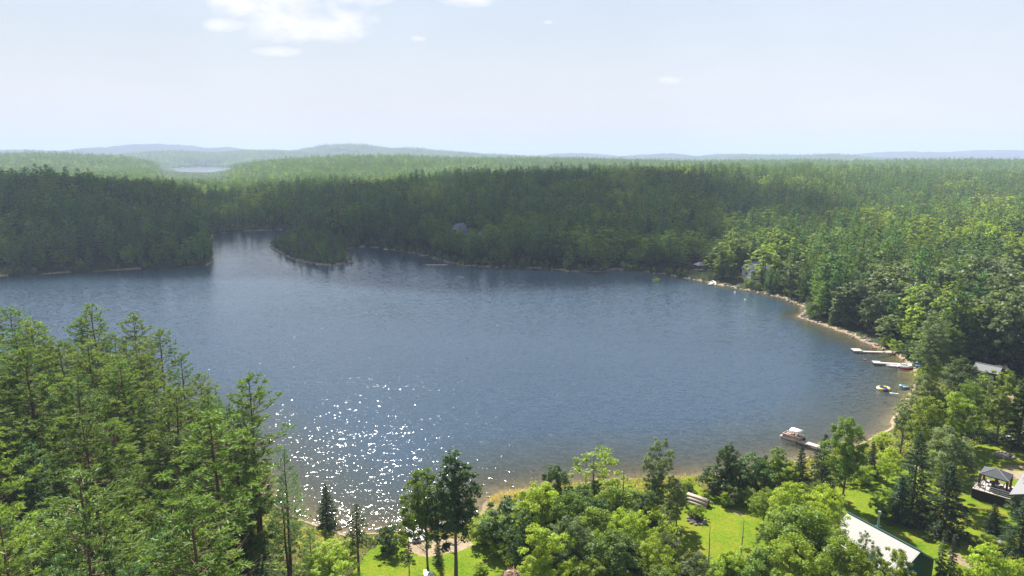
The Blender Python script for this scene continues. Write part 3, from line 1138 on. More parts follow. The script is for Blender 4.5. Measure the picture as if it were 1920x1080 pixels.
FOREST_LABEL = {
    'red': 'red pine with tufted crown', 'white': 'white pine with shelf-like boughs', 'oak': 'green broad-leaved tree', 'bright': 'light green broad-leaved tree',
    'poplar': 'grey-green poplar with fluttering leaves', 'spruce': 'dark pointed spruce', 'yellow': 'yellow-leaved tree standing out'}
for i in np.where(solo)[0]:
    k = kinds[i]
    where = ('in the pine wood on the near point' if left_pt[i] else 'on the small wooded islet' if island[i] else 'in the sunlit wood above the docks' if right_near[i]
             else 'in the sunlit forest behind the docks' if colx[i] > 1480 else 'on the wooded point past the near pines' if colx[i] < 410 else 'on the shaded bank across the lake')
    lab = FOREST_LABEL[k] + ' ' + where
    close = frad[i] < 205
    plant(k, (FP[i, 0], FP[i, 1], fz[i]), hts[i], lab, lab.replace(' with', 's with', 1) if False else 'trees ' + where + ', ' + FOREST_LABEL[k], wide=(.45 if k == 'yellow' else 1) * ((1.1 if left_pt[i] else .9) + .3 * u3[i]) * (1.0 if frad[i] < 230 else 1.3), parts=close, lod=PR if close else PRm if frad[i] < 520 else PRl if k in PRl else PRm)

# the rest of the forest: one mass
import itertools
fcol = bpy.data.collections.new('distant_forest_trees')


def fproto(me):
    o = bpy.data.objects.new('distant_tree', me)
    fcol.objects.link(o)
    return o.name


slots = {}
order = []
for lodn, lod in (('m', PRm), ('l', PRl)):
    for k, lst in lod.items():
        for q, pr in enumerate(lst):
            order.append((fproto(pr.one()), lodn, k, q, pr.H))


def clump(seed, kset, n, rad_):
    rg = np.random.default_rng(seed)
    V, F, MI, b0 = [], [], [], 0
    mats, mslot = [], {}
    for _ in range(n):
        k = kset[rg.integers(len(kset))]
        pr = PRl[k][rg.integers(len(PRl[k]))]
        sel = rg.permutation(len(pr.lf))[:max(60, len(pr.lf) // 6)]
        ctr = pr.lv[pr.lf[sel]].mean(1, keepdims=True)
        lv = (pr.lv[pr.lf[sel]] - ctr) * 1.75 + ctr
        sc = rg.uniform(.75, 1.15)
        off = np.array([rg.uniform(-rad_, rad_), rg.uniform(-rad_, rad_), rg.uniform(-2, 1)])
        a = rg.uniform(0, 6.28)
        Rm = np.array([[math.cos(a), -math.sin(a), 0], [math.sin(a), math.cos(a), 0], [0, 0, 1]])
        lv = lv.reshape(-1, 3) @ Rm.T * sc + off
        if pr.cm not in mats:
            mats.append(pr.cm)
        V.append(lv)
        F.append(np.arange(len(lv)).reshape(-1, 4) + b0)
        MI.append(np.full(len(sel), mats.index(pr.cm)))
        b0 += len(lv)
    return mesh_np('distant_tree', np.concatenate(V), np.concatenate(F), mats, np.concatenate(MI))


for q in range(6):
    ks = [['red', 'white', 'white', 'red'], ['red', 'white', 'oak'], ['oak', 'bright', 'oak', 'white'], ['red', 'white', 'spruce'], ['oak', 'poplar', 'red'], ['white', 'red', 'oak', 'red']][q]
    order.append((fproto(clump(500 + q, ks, 9, 11.0)), 'c', 'clump', q, 1.0))
order.sort(key=lambda t: t[0])
look = {}
for j, (nm, lodn, k, q, hn) in enumerate(order):
    look.setdefault((lodn, k), []).append((j, hn))
pts, pid, psc, prz = [], [], [], []
for i in np.where(~solo)[0]:
    lodn = 'm' if frad[i] < 480 else 'l'
    L_ = look.get((lodn, kinds[i])) or look[('m', kinds[i])]
    j, hn = L_[random.randrange(len(L_))]
    pts.append((FP[i, 0], FP[i, 1], fz[i] - .2))
    pid.append(j)
    psc.append(hts[i] / hn)
    prz.append(random.uniform(0, 6.28))
# farther still, clumps of trees
rows = []
Dd = 1150.0
while Dd < 5200:
    s = 17 + (Dd - 1150) * .003
    n = int(2 * R(44) * Dd / s)
    a = np.linspace(-R(44), R(44), n) + RNG.uniform(-.5, .5, n) * s / Dd
    rr_ = Dd + RNG.uniform(-.5, .5, n) * s
    rows.append(np.column_stack([rr_ * np.sin(a), rr_ * np.cos(a)]))
    Dd += s * .95
CPt = np.concatenate(rows)
cz_, cd_ = terrain(CPt)
kp = cd_ > 12
CPt, cz_ = CPt[kp], cz_[kp]
pv_ = fbm(CPt[:, 0] * .006, CPt[:, 1] * .006, 44)
for (x, y), z, v in zip(CPt, cz_, pv_):
    L_ = look[('c', 'clump')]
    q = random.choice((0, 3, 5, 1)) if v < .5 else random.choice((2, 4, 1, 2))
    j, hn = L_[q]
    fx_ = 960 + 1256 * x / y
    if 305 < fx_ < 455 and 2000 < y < 3000:
        continue
    if 320 < fx_ < 445 and 1150 < y < 2000:
        z -= 5
    low_ = .55 if abs(960 + 1256 * x / y - 385) < 75 and y < 3100 else 1.0
    pts.append((x, y, z - .5))
    pid.append(j)
    psc.append(low_ * random.uniform(.85, 1.2) * (1 + max(0, math.hypot(x, y) - 2500) * .00008))
    prz.append(random.uniform(0, 6.28))
fme = bpy.data.meshes.new('forest')
fme.vertices.add(len(pts))
fme.vertices.foreach_set('co', np.array(pts, np.float32).ravel())
for nm, ty, dat in (('pid', 'INT', pid), ('psc', 'FLOAT', psc), ('prz', 'FLOAT', prz)):
    a_ = fme.attributes.new(nm, ty, 'POINT')
    a_.data.foreach_set('value', np.array(dat, np.int32 if ty == 'INT' else np.float32))
fo = link('forest', fme)
tag(fo, 'dense mixed forest covering the far banks and hills', kind='stuff')
ng = bpy.data.node_groups.new('forest_trees', 'GeometryNodeTree')
ng.interface.new_socket('Geometry', in_out='INPUT', socket_type='NodeSocketGeometry')
ng.interface.new_socket('Geometry', in_out='OUTPUT', socket_type='NodeSocketGeometry')
gi, go = ng.nodes.new('NodeGroupInput'), ng.nodes.new('NodeGroupOutput')
iop = ng.nodes.new('GeometryNodeInstanceOnPoints')
ci = ng.nodes.new('GeometryNodeCollectionInfo')
ci.inputs['Collection'].default_value = fcol
ci.inputs['Separate Children'].default_value = True
ci.inputs['Reset Children'].default_value = True
iop.inputs['Pick Instance'].default_value = True
ng.links.new(gi.outputs[0], iop.inputs['Points'])
ng.links.new(ci.outputs[0], iop.inputs['Instance'])


def named(nm, ty):
    n_ = ng.nodes.new('GeometryNodeInputNamedAttribute')
    n_.data_type = ty
    n_.inputs[0].default_value = nm
    return n_.outputs[0]


ng.links.new(named('pid', 'INT'), iop.inputs['Instance Index'])
cx = ng.nodes.new('ShaderNodeCombineXYZ')
ng.links.new(named('prz', 'FLOAT'), cx.inputs[2])
ng.links.new(cx.outputs[0], iop.inputs['Rotation'])
cs_ = ng.nodes.new('ShaderNodeCombineXYZ')
wd_ = ng.nodes.new('ShaderNodeMath')
wd_.operation = 'MULTIPLY'
wd_.inputs[1].default_value = 1.3
psc_ = named('psc', 'FLOAT')
ng.links.new(psc_, wd_.inputs[0])
ng.links.new(wd_.outputs[0], cs_.inputs[0])
ng.links.new(wd_.outputs[0], cs_.inputs[1])
ng.links.new(psc_, cs_.inputs[2])
ng.links.new(cs_.outputs[0], iop.inputs['Scale'])
ng.links.new(iop.outputs[0], go.inputs[0])
fo.modifiers.new('trees', 'NODES').node_group = ng
print('forest: solo', int(solo.sum()), 'mass', len(pts), {c: int((solo & (catk[:0].size == 0)).sum()) for c in ()})

# ------------------------------------------------------------------ trees and shrubs set out one by one on the near shore
random.seed(21)
# edge of the near pine wood
T('bare', 152, 1006, 782, 'tall red pine with long bare trunk beside the sandy trail', vi=0, wide=1.26)
T('bare', 137, 838, 640, 'slim red pine with bare trunk farther along the sandy trail', vi=0, wide=1.21)
T('bright', 195, 1105, 945, 'bright yellow-green sapling at the foot of the trail pine', wide=1.15)
T('white', 445, 1008, 756, 'tall white pine with open shelves leaning out over the water', wide=1.10, vi=0)
T('red', 415, 985, 742, 'dark red pine next to the white pine overhanging the water', wide=0.99)
T('white', 545, 1062, 838, 'broad white pine on the shore between the pine wood and the glitter', wide=1.04, vi=1)
T('white', 540, 1105, 925, 'shorter pale white pine in front of the broad shore pine', wide=1.21, vi=2)
T('white', 588, 1110, 990, 'pale pine sapling below the broad shore pine', wide=1.2, vi=0)
T('red', 497, 1045, 852, 'tufted red pine behind the broad shore pine', wide=1.15)
T('oak', 470, 1090, 930, 'leafy tree under the pines overhanging the water', wide=1.1)
T('spruce', 613, 990, 905, 'small dark spruce standing alone at the water by the glitter', wide=1.40)
T('thin', 674, 1088, 940, 'thin straight pine with sparse crown against the glittering water', wide=1.49, vi=0)
T('red', 410, 1120, 960, 'squat bushy red pine at the bottom edge of the pine wood', wide=1.32)
T('oak', 70, 1130, 985, 'leafy tree low in the corner of the pine wood', wide=1.15)
T('bright', 330, 1110, 1010, 'small leafy sapling at the bottom of the pine wood', wide=1.15)
T('bright', 618, 1120, 1022, 'round bright leafy bush-like tree below the broad shore pine', wide=1.55)
T('brightshrub', 395, 1120, 1050, 'low bright shrub beneath the squat bushy pine', wide=1.15)
T('red', 268, 785, 588, 'tufted red pine at the tip of the near wood, before open water', wide=1.25, vi=0)
T('red', 318, 808, 618, 'full-crowned red pine on the water edge just below the tip of the near wood', wide=1.25, vi=2)
T('white', 352, 838, 660, 'pale layered white pine on the water edge of the near wood', wide=1.15, vi=1)
T('red', 388, 868, 700, 'dense red pine on the water edge halfway down the near wood', wide=1.25, vi=2)
T('white', 418, 905, 735, 'layered white pine just uphill of the pine overhanging the water', wide=1.1, vi=0)
T('oak', 440, 935, 850, 'leafy tree low on the bank behind the overhanging white pine', wide=1.1)
T('red', 470, 985, 820, 'dark tufted pine between the overhanging white pine and the broad shore pine', wide=1.15, vi=0)
# waterfront by the boat ramp
T('darkshrub', 731, 1034, 986, 'round dark green bush with a clear shadow on the lawn', wide=1.09)
T('brightshrub', 757, 1018, 996, 'low light shrub between the round bush and boat ramp', wide=0.80)
T('oak', 802, 1064, 878, 'green tree with bare lower trunk beside the boat ramp', wide=0.86, vi=0, rz=1.0)
T('tall', 855, 1088, 852, 'tall narrow dark-leaved tree by the boat ramp', wide=1.15, vi=0, rz=.4)
T('thin', 768, 1090, 1012, 'thin young pine with bare stem on the dirt patch', wide=1.22)
T('spruce', 822, 1056, 1000, 'slender young conifer behind the two ramp trees', wide=1.08)
T('weedshrub', 925, 1022, 965, 'yellowish willow bush at the marshy shore corner', wide=1.26)
T('darkshrub', 963, 1020, 940, 'dark willow bush beside the yellowish one', wide=1.21)
T('shrub', 905, 1018, 985, 'low willow bush next to the tall dark tree', wide=1.03)
T('brightshrub', 975, 1052, 1000, 'bright leafy shrub edging the small lawn', wide=1.03)
T('brightshrub', 930, 1040, 1015, 'low clump of light shrubbery on the small lawn edge', wide=0.92)
T('brightshrub', 900, 1072, 1055, 'flat little bush alone on the small lawn', wide=1.49)
# the thicket in the middle
T('dark', 1042, 1010, 868, 'dark-leaved tree topping the thicket by the shallow water', wide=0.80, vi=0)
T('bright', 1018, 1060, 902, 'bright green tree at the lakeward end of the thicket', wide=1.09, vi=0)
T('oak', 1060, 1080, 925, 'leafy green tree inside the thicket by the bright one', wide=1.09, vi=1)
T('sparse', 1117, 975, 832, 'sparse open-crowned tree with thin limbs before the shallows', wide=1.44, vi=0, rz=2.0)
T('poplar', 1230, 990, 826, 'tall grey-green willow at the head of the lawn', wide=0.78, vi=0, rz=.3)
T('poplar', 1268, 985, 885, 'lower grey-green willow merging with the tall one', wide=0.86, vi=1)
T('weedshrub', 1150, 960, 905, 'pale yellow-green shrub thicket behind the bare poles', wide=1.49)
T('weedshrub', 1185, 985, 925, 'pale flowering shrub at the foot of the tall willow', wide=1.15)
T('shrub', 1085, 975, 920, 'dark shrub under the sparse tree', wide=0.92)
T('oak', 1110, 1100, 955, 'mid green tree in the centre of the thicket', wide=1.09, vi=2)
T('poplar', 1075, 1130, 965, 'grey-green tree low in the thicket', wide=0.92, vi=0)
T('bright', 1180, 1100, 965, 'bright spreading tree on the lawn side of the thicket', wide=1.09, vi=1)
T('brightshrub', 1215, 1040, 958, 'bright pointed shrub before the tall willow', wide=0.86)
T('bright', 1020, 1150, 985, 'bright leafy tree at the bottom of the thicket by the brush pile', wide=1.09, vi=2)
T('oak', 1150, 1170, 1000, 'leafy tree at the bottom edge under the thicket', wide=1.15, vi=0)
T('bright', 1215, 1150, 1005, 'light green tree at the bottom edge before the grey dead snag', wide=1.03, vi=1)
T('poplar', 1290, 1170, 1020, 'grey-leaved tree along the bottom edge under the lawn', wide=0.86, vi=1)
T('bright', 1360, 1170, 1030, 'yellow-green tree along the bottom edge below the lawn', wide=0.98, vi=0)
T('shrub', 1000, 1000, 935, 'mid green shrub between the willow bushes and thicket', wide=1.15)
T('dark', 985, 1085, 960, 'shaded dark tree at the thicket corner by the willow bushes', wide=0.92, vi=1)
# shore hedge of the main lawn
T('dark', 1362, 925, 828, 'dark leafy tree rising from the shore hedge', wide=0.71, vi=1, rz=.5)
T('darkshrub', 1346, 928, 874, 'round dark bush at the end of the shore hedge', wide=1.15)
T('darkshrub', 1412, 912, 855, 'dark rounded bush in the middle of the shore hedge', wide=1.03)
T('darkshrub', 1385, 915, 868, 'dark bush filling the hedge beside the dark leafy tree', wide=1.1)
T('shrub', 1440, 912, 862, 'mid green bush filling the hedge before the hedge tree', wide=1.0)
T('shrub', 1470, 915, 866, 'mid green bush in the hedge next to the smaller spruce', wide=.9)
T('oak', 1455, 908, 838, 'leafy hedge tree beside the two spruces', wide=0.86, vi=2)
T('dark', 1432, 905, 852, 'narrow dark tree in the shore hedge', wide=0.57, vi=0)
T('spruce', 1498, 912, 834, 'smaller spruce of the pair by the boat dock', wide=1.32, vi=0)
T('spruce', 1538, 922, 811, 'tall dark spruce hiding the landward end of the dock', wide=1.43, vi=1)
T('weedshrub', 1482, 918, 884, 'tiny pale conical bush before the spruces', wide=0.69)
T('greyshrub', 1375, 948, 910, 'grey-green bush at the inner edge of the lawn', wide=0.86)
T('brightshrub', 1360, 950, 925, 'low light bush at the inner edge of the lawn', wide=0.80)
T('shrub', 1405, 948, 915, 'mid green bush joining the hedge to the big round trees', wide=1.03)
T('brightshrub', 1290, 918, 895, 'small yellow-green bush at the shore end of the lawn', wide=0.92)
T('darkshrub', 1292, 924, 904, 'small dark bush at the shore end of the lawn', wide=0.63)
T('shrub', 1308, 972, 945, 'small tree in the stone-edged bed on the lawn', wide=0.86)
T('weedshrub', 1293, 968, 952, 'yellowish plant in the stone-edged bed on the lawn', wide=0.69)
T('weedshrub', 1262, 965, 945, 'weedy clump at the log stack', wide=1.03)
# big rounded trees before the metal-roofed house
T('bright', 1478, 1050, 905, 'round bright tree beside the hedge and lawn', wide=1.0, vi=0)
T('bright', 1530, 1055, 908, 'round bright tree nearest the tall dark spruce', wide=.88, vi=1)
T('bright', 1480, 1110, 945, 'broad bright tree on the edge of the main lawn', wide=.9, vi=2)
T('oak', 1500, 1120, 945, 'broad green tree in the midst of the round trees', wide=1.15, vi=1)
T('bright', 1522, 1110, 955, 'broad tree shading the low end of the metal roof', wide=.72, vi=2)
T('poplar', 1612, 1125, 1000, 'grey-leaved tree overlapping the metal roof', wide=.62, vi=0)
T('bright', 1470, 1190, 1000, 'large bright tree at the bottom edge below the round trees', wide=1.09, vi=1)
T('bright', 1560, 1190, 1010, 'large bright tree at the bottom edge below the metal roof', wide=1.09, vi=0)
T('oak', 1420, 1200, 1030, 'green tree at the bottom edge between lawn and house', wide=1.03, vi=2)
T('poplar', 1640, 1160, 1015, 'grey-green sapling before the middle of the metal roof', wide=0.57, vi=1)
T('bright', 1668, 1180, 1032, 'bright tree at the bottom edge before the porch', wide=0.86, vi=2)
T('cedar', 1757, 1115, 993, 'narrow cedar spire by the porch, the one nearer the house', wide=1.08, vi=0)
T('cedar', 1777, 1112, 998, 'narrow cedar spire by the porch, the one nearer the lamp post', wide=1.08, vi=0)
T('brightshrub', 1850, 1110, 1030, 'bright bush at the bottom edge before the lamp post', wide=.85)
T('brightshrub', 1905, 1105, 1045, 'bright bush at the bottom corner beyond the lamp post', wide=.85)
T('brightshrub', 1800, 1120, 1060, 'low bright bush at the bottom edge beside the cedars', wide=.85)
# between the two houses and the beach
T('oak', 1578, 945, 778, 'tall yellow-green tree standing over the boat dock', wide=0.78, vi=0, rz=2.2)
T('brightshrub', 1610, 905, 868, 'bright bush under the tall yellow-green tree', wide=1.49)
T('spruce', 1632, 892, 826, 'small dark spruce between beach and lawn', wide=1.47, vi=0)
T('bright', 1662, 905, 838, 'bright round tree beside the small dark spruce', wide=0.92, vi=1)
T('brightshrub', 1652, 840, 812, 'bright bush at the back of the little beach', wide=1.03)
T('spruce', 1708, 965, 805, 'tall dark spruce between the two houses', wide=1.27, vi=1)
T('spruce', 1682, 978, 890, 'broad low spruce on the lawn behind the chimney', wide=1.78, vi=0)
T('shrub', 1652, 968, 918, 'leafy bush beside the broad low spruce', wide=.8)
T('poplar', 1778, 940, 788, 'large grey-green tree at the corner of the deck lawn', wide=1.06, vi=1, rz=1.1)
T('spruce', 1768, 1002, 868, 'big broad spruce casting a long shadow across the lawn', wide=1.71, vi=1)
T('spruce', 1858, 998, 942, 'little blue-green spruce alone on the lawn', wide=1.63, vi=0)
T('spruce', 1912, 1036, 930, 'spruce at the frame edge beyond the little lawn spruce', wide=1.78, vi=1)
T('brightshrub', 1853, 1026, 1000, 'round yellow-green bush on the lawn by the lamp post', wide=1.21)
T('greyshrub', 1905, 965, 935, 'grey bush against the wall of the house with the deck', wide=0.92)
T('brightshrub', 1812, 905, 880, 'light bush at the deck corner', wide=0.92)
T('poplar', 1688, 850, 742, 'grey-green poplar leaning over the little beach', wide=0.98, vi=0)
T('poplar', 1735, 830, 692, 'tall grey poplar behind the little beach', wide=0.98, vi=1)
T('bright', 1735, 872, 742, 'bright green maple behind the deck lawn tree', wide=0.92, vi=0)
T('oak', 1800, 835, 715, 'mid green tree in the row behind the upper lawn', wide=0.92, vi=1)
T('bright', 1780, 850, 735, 'light green tree in the row behind the upper lawn', wide=0.86, vi=2)
T('oak', 1868, 830, 695, 'spreading tree with visible trunk over the upper lawn', wide=0.98, vi=2)
T('spruce', 1908, 838, 690, 'dark tall spruce at the frame edge by the upper lawn', wide=1.08, vi=0)
T('poplar', 1838, 765, 696, 'grey poplar standing right before the light grey cabin roof', wide=1.0, vi=0)
T('poplar', 1790, 800, 672, 'grey poplar below the hidden cottage roof', wide=1.03, vi=0)
T('bright', 1738, 735, 680, 'light green willow at the dock landing', wide=1.15, vi=1)
T('brightshrub', 1682, 660, 636, 'bright bush on the bank above the first dock', wide=1.15)
T('darkshrub', 1706, 668, 638, 'dark bush on the bank above the first dock', wide=1.03)
T('shrub', 1728, 678, 648, 'green bush on the bank between the two docks', wide=1.15)
T('brightshrub', 1662, 650, 630, 'light bush on the bank at the rocky end', wide=1.03)
T('weedshrub', 1712, 676, 664, 'yellowish low bush at the dock path', wide=0.92)
for px, py, ty, lab in ((1640, 1010, 985, ''),):
    pass
# filling of the thicket and of the round-topped grove
FILL = [('thicket by the brush pile', world_poly([(1005, 1010), (1060, 975), (1190, 990), (1240, 1030), (1270, 1120), (1240, 1210), (1010, 1210)]), 26, (5.5, 9.5)),
        ('grove before the metal-roofed house', world_poly([(1430, 985), (1500, 965), (1530, 985), (1515, 1060), (1570, 1150), (1640, 1195), (1640, 1240), (1330, 1240), (1330, 1150), (1440, 1120)]), 26, (5.0, 8.5))]
for nm, poly, n, (h0, h1) in FILL:
    lo, hi = poly.min(0), poly.max(0)
    got = []
    for _ in range(4000):
        q = np.array([random.uniform(lo[0], hi[0]), random.uniform(lo[1], hi[1])])
        if sdf_poly(q[None], poly)[0] > 0 or any((q[0] - a) ** 2 + (q[1] - b) ** 2 < 6.5 for a, b in got):
            continue
        got.append(q)
        if len(got) == n:
            break
    for q in got:
        kd = random.choice(('bright', 'oak', 'oak', 'poplar', 'bright', 'dark'))
        z = terrain(q[None])[0][0]
        lab = {'bright': 'light green leafy tree', 'oak': 'mid green leafy tree', 'poplar': 'grey-green leafy tree', 'dark': 'dark green leafy tree'}[kd] + ' crowded in the ' + nm
        plant(kd, (q[0], q[1], z), random.uniform(h0, h1), lab, lab.replace('tree', 'trees', 1), random.uniform(.8, 1.1))
# dead trees
dead = [mesh_np('trunk', *snag(200, 8, 10, 2.6), [M['bark_dead']]), mesh_np('trunk', *snag(201, 8, 6, 1.3), [M['bark_dead']]), mesh_np('trunk', *snag(202, 8, 5, .9), [M['bark_grey']])]
for bx, by, ty, q, lab in ((1272, 1085, 990, 0, 'pale dead tree with forked bare branches at the lawn corner'), (1326, 1085, 985, 1, 'thin dead pole of a tree at the foot of the lawn'),
                           (1386, 1085, 975, 1, 'forked dead tree at the foot of the lawn'), (1148, 1010, 915, 2, 'bare dark dead stem in the pale shrubs'),
                           (1166, 985, 880, 2, 'thin bare dead stem before the shallow water'), (1098, 955, 865, 2, 'small bare tree leaning beside the sparse tree')):
    p = ground(bx, by)
    h = top_z(p[1], ty) - p[2]
    r = bpy.data.objects.new('dead_tree', dead[q])
    COL.objects.link(r)
    r.location = (p[0], p[1], p[2] - .1)
    r.scale = (h / 8,) * 3
    r.rotation_euler = (0, 0, random.uniform(0, 6))
    tag(r, lab, 'dead tree')

# undergrowth under the near trees: ferns, seedlings and tall weeds nobody could count
rg = np.random.default_rng(77)
gn = rg.uniform(size=(90000, 2))
aa_ = (gn[:, 0] - .5) * 2 * R(41)
rd_ = 62 + gn[:, 1] ** .7 * 150
UP = np.column_stack([rd_ * np.sin(aa_), rd_ * np.cos(aa_)])
uz, ud = terrain(UP)
lw = poly_mask(UP, LAWNS + SANDS, .4)
keep = (ud > 2.2) & (lw < .4) & (line_dist(UP, TRAIL) > .9)
for hx, hy, hr in HOUSE_KEEP:
    keep &= (UP[:, 0] - hx) ** 2 + (UP[:, 1] - hy) ** 2 > hr * hr
UP, uz, ud = UP[keep], uz[keep], ud[keep]
pn = fbm(UP[:, 0] * .12, UP[:, 1] * .12, 60)
hh_ = rg.uniform(.15, 1.0, len(UP)) * (.35 + 1.1 * pn)
wood = (UP[:, 0] < -30)
for nm, sel, mat, lab in (('undergrowth', wood, 'fern', 'ferns and seedlings on the floor of the near pine wood'), ('tall_weeds', ~wood, 'weed', 'tall weeds and brush around the lawns')):
    P_ = UP[sel]
    C = np.column_stack([P_, uz[sel] + hh_[sel] * .6])
    C = np.concatenate([C, C + np.column_stack([rg.normal(0, .25, (len(C), 2)), rg.uniform(-.1, .15, len(C))])])
    U = rg.normal(size=C.shape) + np.array([0, 0, .9])
    V, F = cards(C, .26, .42, rg, U, .4)
    tag(link(nm, mesh_np(nm, V, F, [M[mat]])), lab, kind='stuff')
# reeds along the near waterline
ln = np.array([ground(px, py)[:2] for px, py in ((905, 945), (935, 928), (1000, 920), (1050, 912), (1100, 907), (1190, 900), (1280, 896), (1340, 892), (1420, 880), (1500, 865), (1560, 852), (1620, 834))])
t_ = np.concatenate([rg.uniform(0, 2.6, 1500), rg.uniform(2.6, len(ln) - 1.001, 2200)])
i_ = t_.astype(int)
B = ln[i_] + (ln[i_ + 1] - ln[i_]) * (t_ - i_)[:, None] + rg.normal(0, 1.1, (len(t_), 2)) + np.array([0, -1.6])
bz, bd = terrain(B)
sel = (bd > .6) & (bd < 7)
B, bz = B[sel], bz[sel]
C = np.column_stack([B, bz + .35])
V, F = cards(C, rg.uniform(.2, .5, len(C)), .10, rg, np.tile([0, 0, 1.], (len(C), 1)), .22)
tag(link('reeds', mesh_np('reeds', V, F, [M['reed']])), 'golden dry reeds along the near waterline', kind='stuff')
# stones along the water's edge
mb = MB()
rg2 = random.Random(3)
for seg, n, s0 in ((((1490, 567), (1513, 577), (1500, 594), (1530, 605), (1580, 623), (1620, 640), (1650, 652)), 190, .36), (((870, 498), (920, 501), (970, 501), (1080, 509), (1150, 506), (1250, 515), (1340, 533), (1420, 547), (1490, 567)), 170, .6),
                   (((505, 461), (520, 470), (545, 485), (580, 494), (620, 498), (662, 492)), 120, .9), (((765, 473), (800, 480), (830, 490), (870, 498)), 60, .6), (((915, 940), (960, 928), (1000, 920)), 30, .2)):
    w_ = [g(*q)[:2] for q in seg]
    for _ in range(n):
        t = rg2.uniform(0, len(w_) - 1.001)
        i = int(t)
        p = w_[i] + (w_[i + 1] - w_[i]) * (t - i) + np.array([rg2.gauss(0, .9), rg2.gauss(0, .9)])
        z, d = terrain(p[None])
        if -1.2 < d[0] < 3.2:
            s = s0 * rg2.uniform(.35, 1.25)
            mb.blob((p[0], p[1], max(z[0], 0) + s * .12), (s * rg2.uniform(.7, 1.3), s * rg2.uniform(.7, 1.3), s * .5), rg2, 7, 4, .2)
M['stone'] = pmat('shore_stone', (.33, .28, .23), .9, var=.35, scale=1.5)
tag(mb.build('shore_stones', M['stone']), 'pale stones scattered along the banks', kind='stuff')

# ------------------------------------------------------------------ houses, docks, boats and small things
M['metal_roof'] = pmat('pale_metal_roofing', (.38, .365, .345), .55, .0, .12, 1.2, .25, stripe=(0, 2.6, .12, (.29, .275, .26)), bump=.5)
M['green_roof'] = pmat('dark_green_metal', (.02, .07, .06), .5, var=.2)
M['green_wall'] = pmat('teal_green_siding', (.03, .13, .11), .6, var=.2, stripe=(2, 6, .12, (.015, .07, .06)))
M['sage_wall'] = pmat('sage_green_siding', (.11, .15, .12), .7, var=.12, stripe=(2, 6, .12, (.07, .10, .08)))
M['grey_roof'] = pmat('grey_shingles', (.22, .22, .23), .85, var=.25, scale=6)
M['slate_roof'] = pmat('slate_blue_shingles', (.20, .22, .27), .85, var=.25, scale=6)
M['tan_roof'] = pmat('weathered_tan_roofing', (.30, .25, .21), .85, var=.25)
M['white'] = pmat('white_paint', (.80, .80, .79), .4, var=.08)
M['cream'] = pmat('cream_canvas', (.80, .75, .66), .8, var=.08)
M['white_wall'] = pmat('white_siding', (.62, .62, .64), .6, var=.12, stripe=(2, 5, .12, (.42, .42, .45)))
M['glass'] = pmat('dark_window_glass', (.02, .025, .03), .08, var=.05, spec=.8)
M['wood'] = pmat('weathered_dock_boards', (.46, .41, .37), .85, var=.25, stripe=(0, 6, .10, (.20, .18, .16)))
M['wood2'] = pmat('grey_deck_boards', (.52, .46, .43), .8, var=.2, stripe=(0, 6, .10, (.26, .23, .21)))
M['dark_wood'] = pmat('dark_stained_timber', (.035, .028, .026), .8, var=.35)
M['log'] = pmat('peeled_logs', (.50, .40, .34), .8, var=.35, scale=4)
M['log_end'] = pmat('dark_log_ends', (.13, .07, .045), .9, var=.3)
M['charcoal'] = pmat('charcoal_canvas', (.075, .080, .090), .75, var=.15)
M['curtain'] = pmat('brown_curtain', (.13, .045, .032), .8, var=.3)
M['black'] = pmat('black_plastic', (.015, .015, .017), .4, var=.1)
M['steel'] = pmat('brushed_steel', (.55, .56, .57), .3, metal=.8, var=.1)
M['alum'] = pmat('aluminium', (.55, .54, .52), .4, metal=.5, var=.1)
M['tan_seat'] = pmat('tan_vinyl', (.55, .38, .27), .55, var=.15)
M['maroon'] = pmat('tan_panel', (.36, .24, .17), .45, var=.15)
M['red'] = pmat('red_vinyl', (.55, .035, .03), .4, var=.1)
M['orange'] = pmat('orange_vinyl', (.55, .14, .06), .4, var=.1)
M['yellow_v'] = pmat('yellow_vinyl', (.62, .50, .07), .45, var=.1)
M['blue_v'] = pmat('royal_blue_vinyl', (.05, .06, .30), .45, var=.1)
M['sky_v'] = pmat('sky_blue_vinyl', (.20, .38, .46), .5, var=.12)
M['kayak'] = pmat('blue_kayak_plastic', (.03, .09, .50), .35, var=.1)
M['pale_kayak'] = pmat('pale_blue_plastic', (.30, .55, .75), .35, var=.1)
M['ash'] = pmat('ash_and_char', (.06, .055, .05), .95, var=.5, scale=8)
M['rock'] = pmat('grey_granite', (.30, .27, .25), .9, var=.4, scale=2)
M['twig'] = pmat('dry_brush', (.36, .25, .17), .9, var=.5, scale=5)
M['concrete'] = pmat('pale_ramp_boards', (.55, .53, .50), .8, var=.15, stripe=(1, 3, .06, (.32, .30, .28)))
M['lime'] = pmat('lime_water_plants', (.14, .24, .02), .7, var=.3)


def heading(a, b):
    return math.atan2(b[1] - a[1], b[0] - a[0])


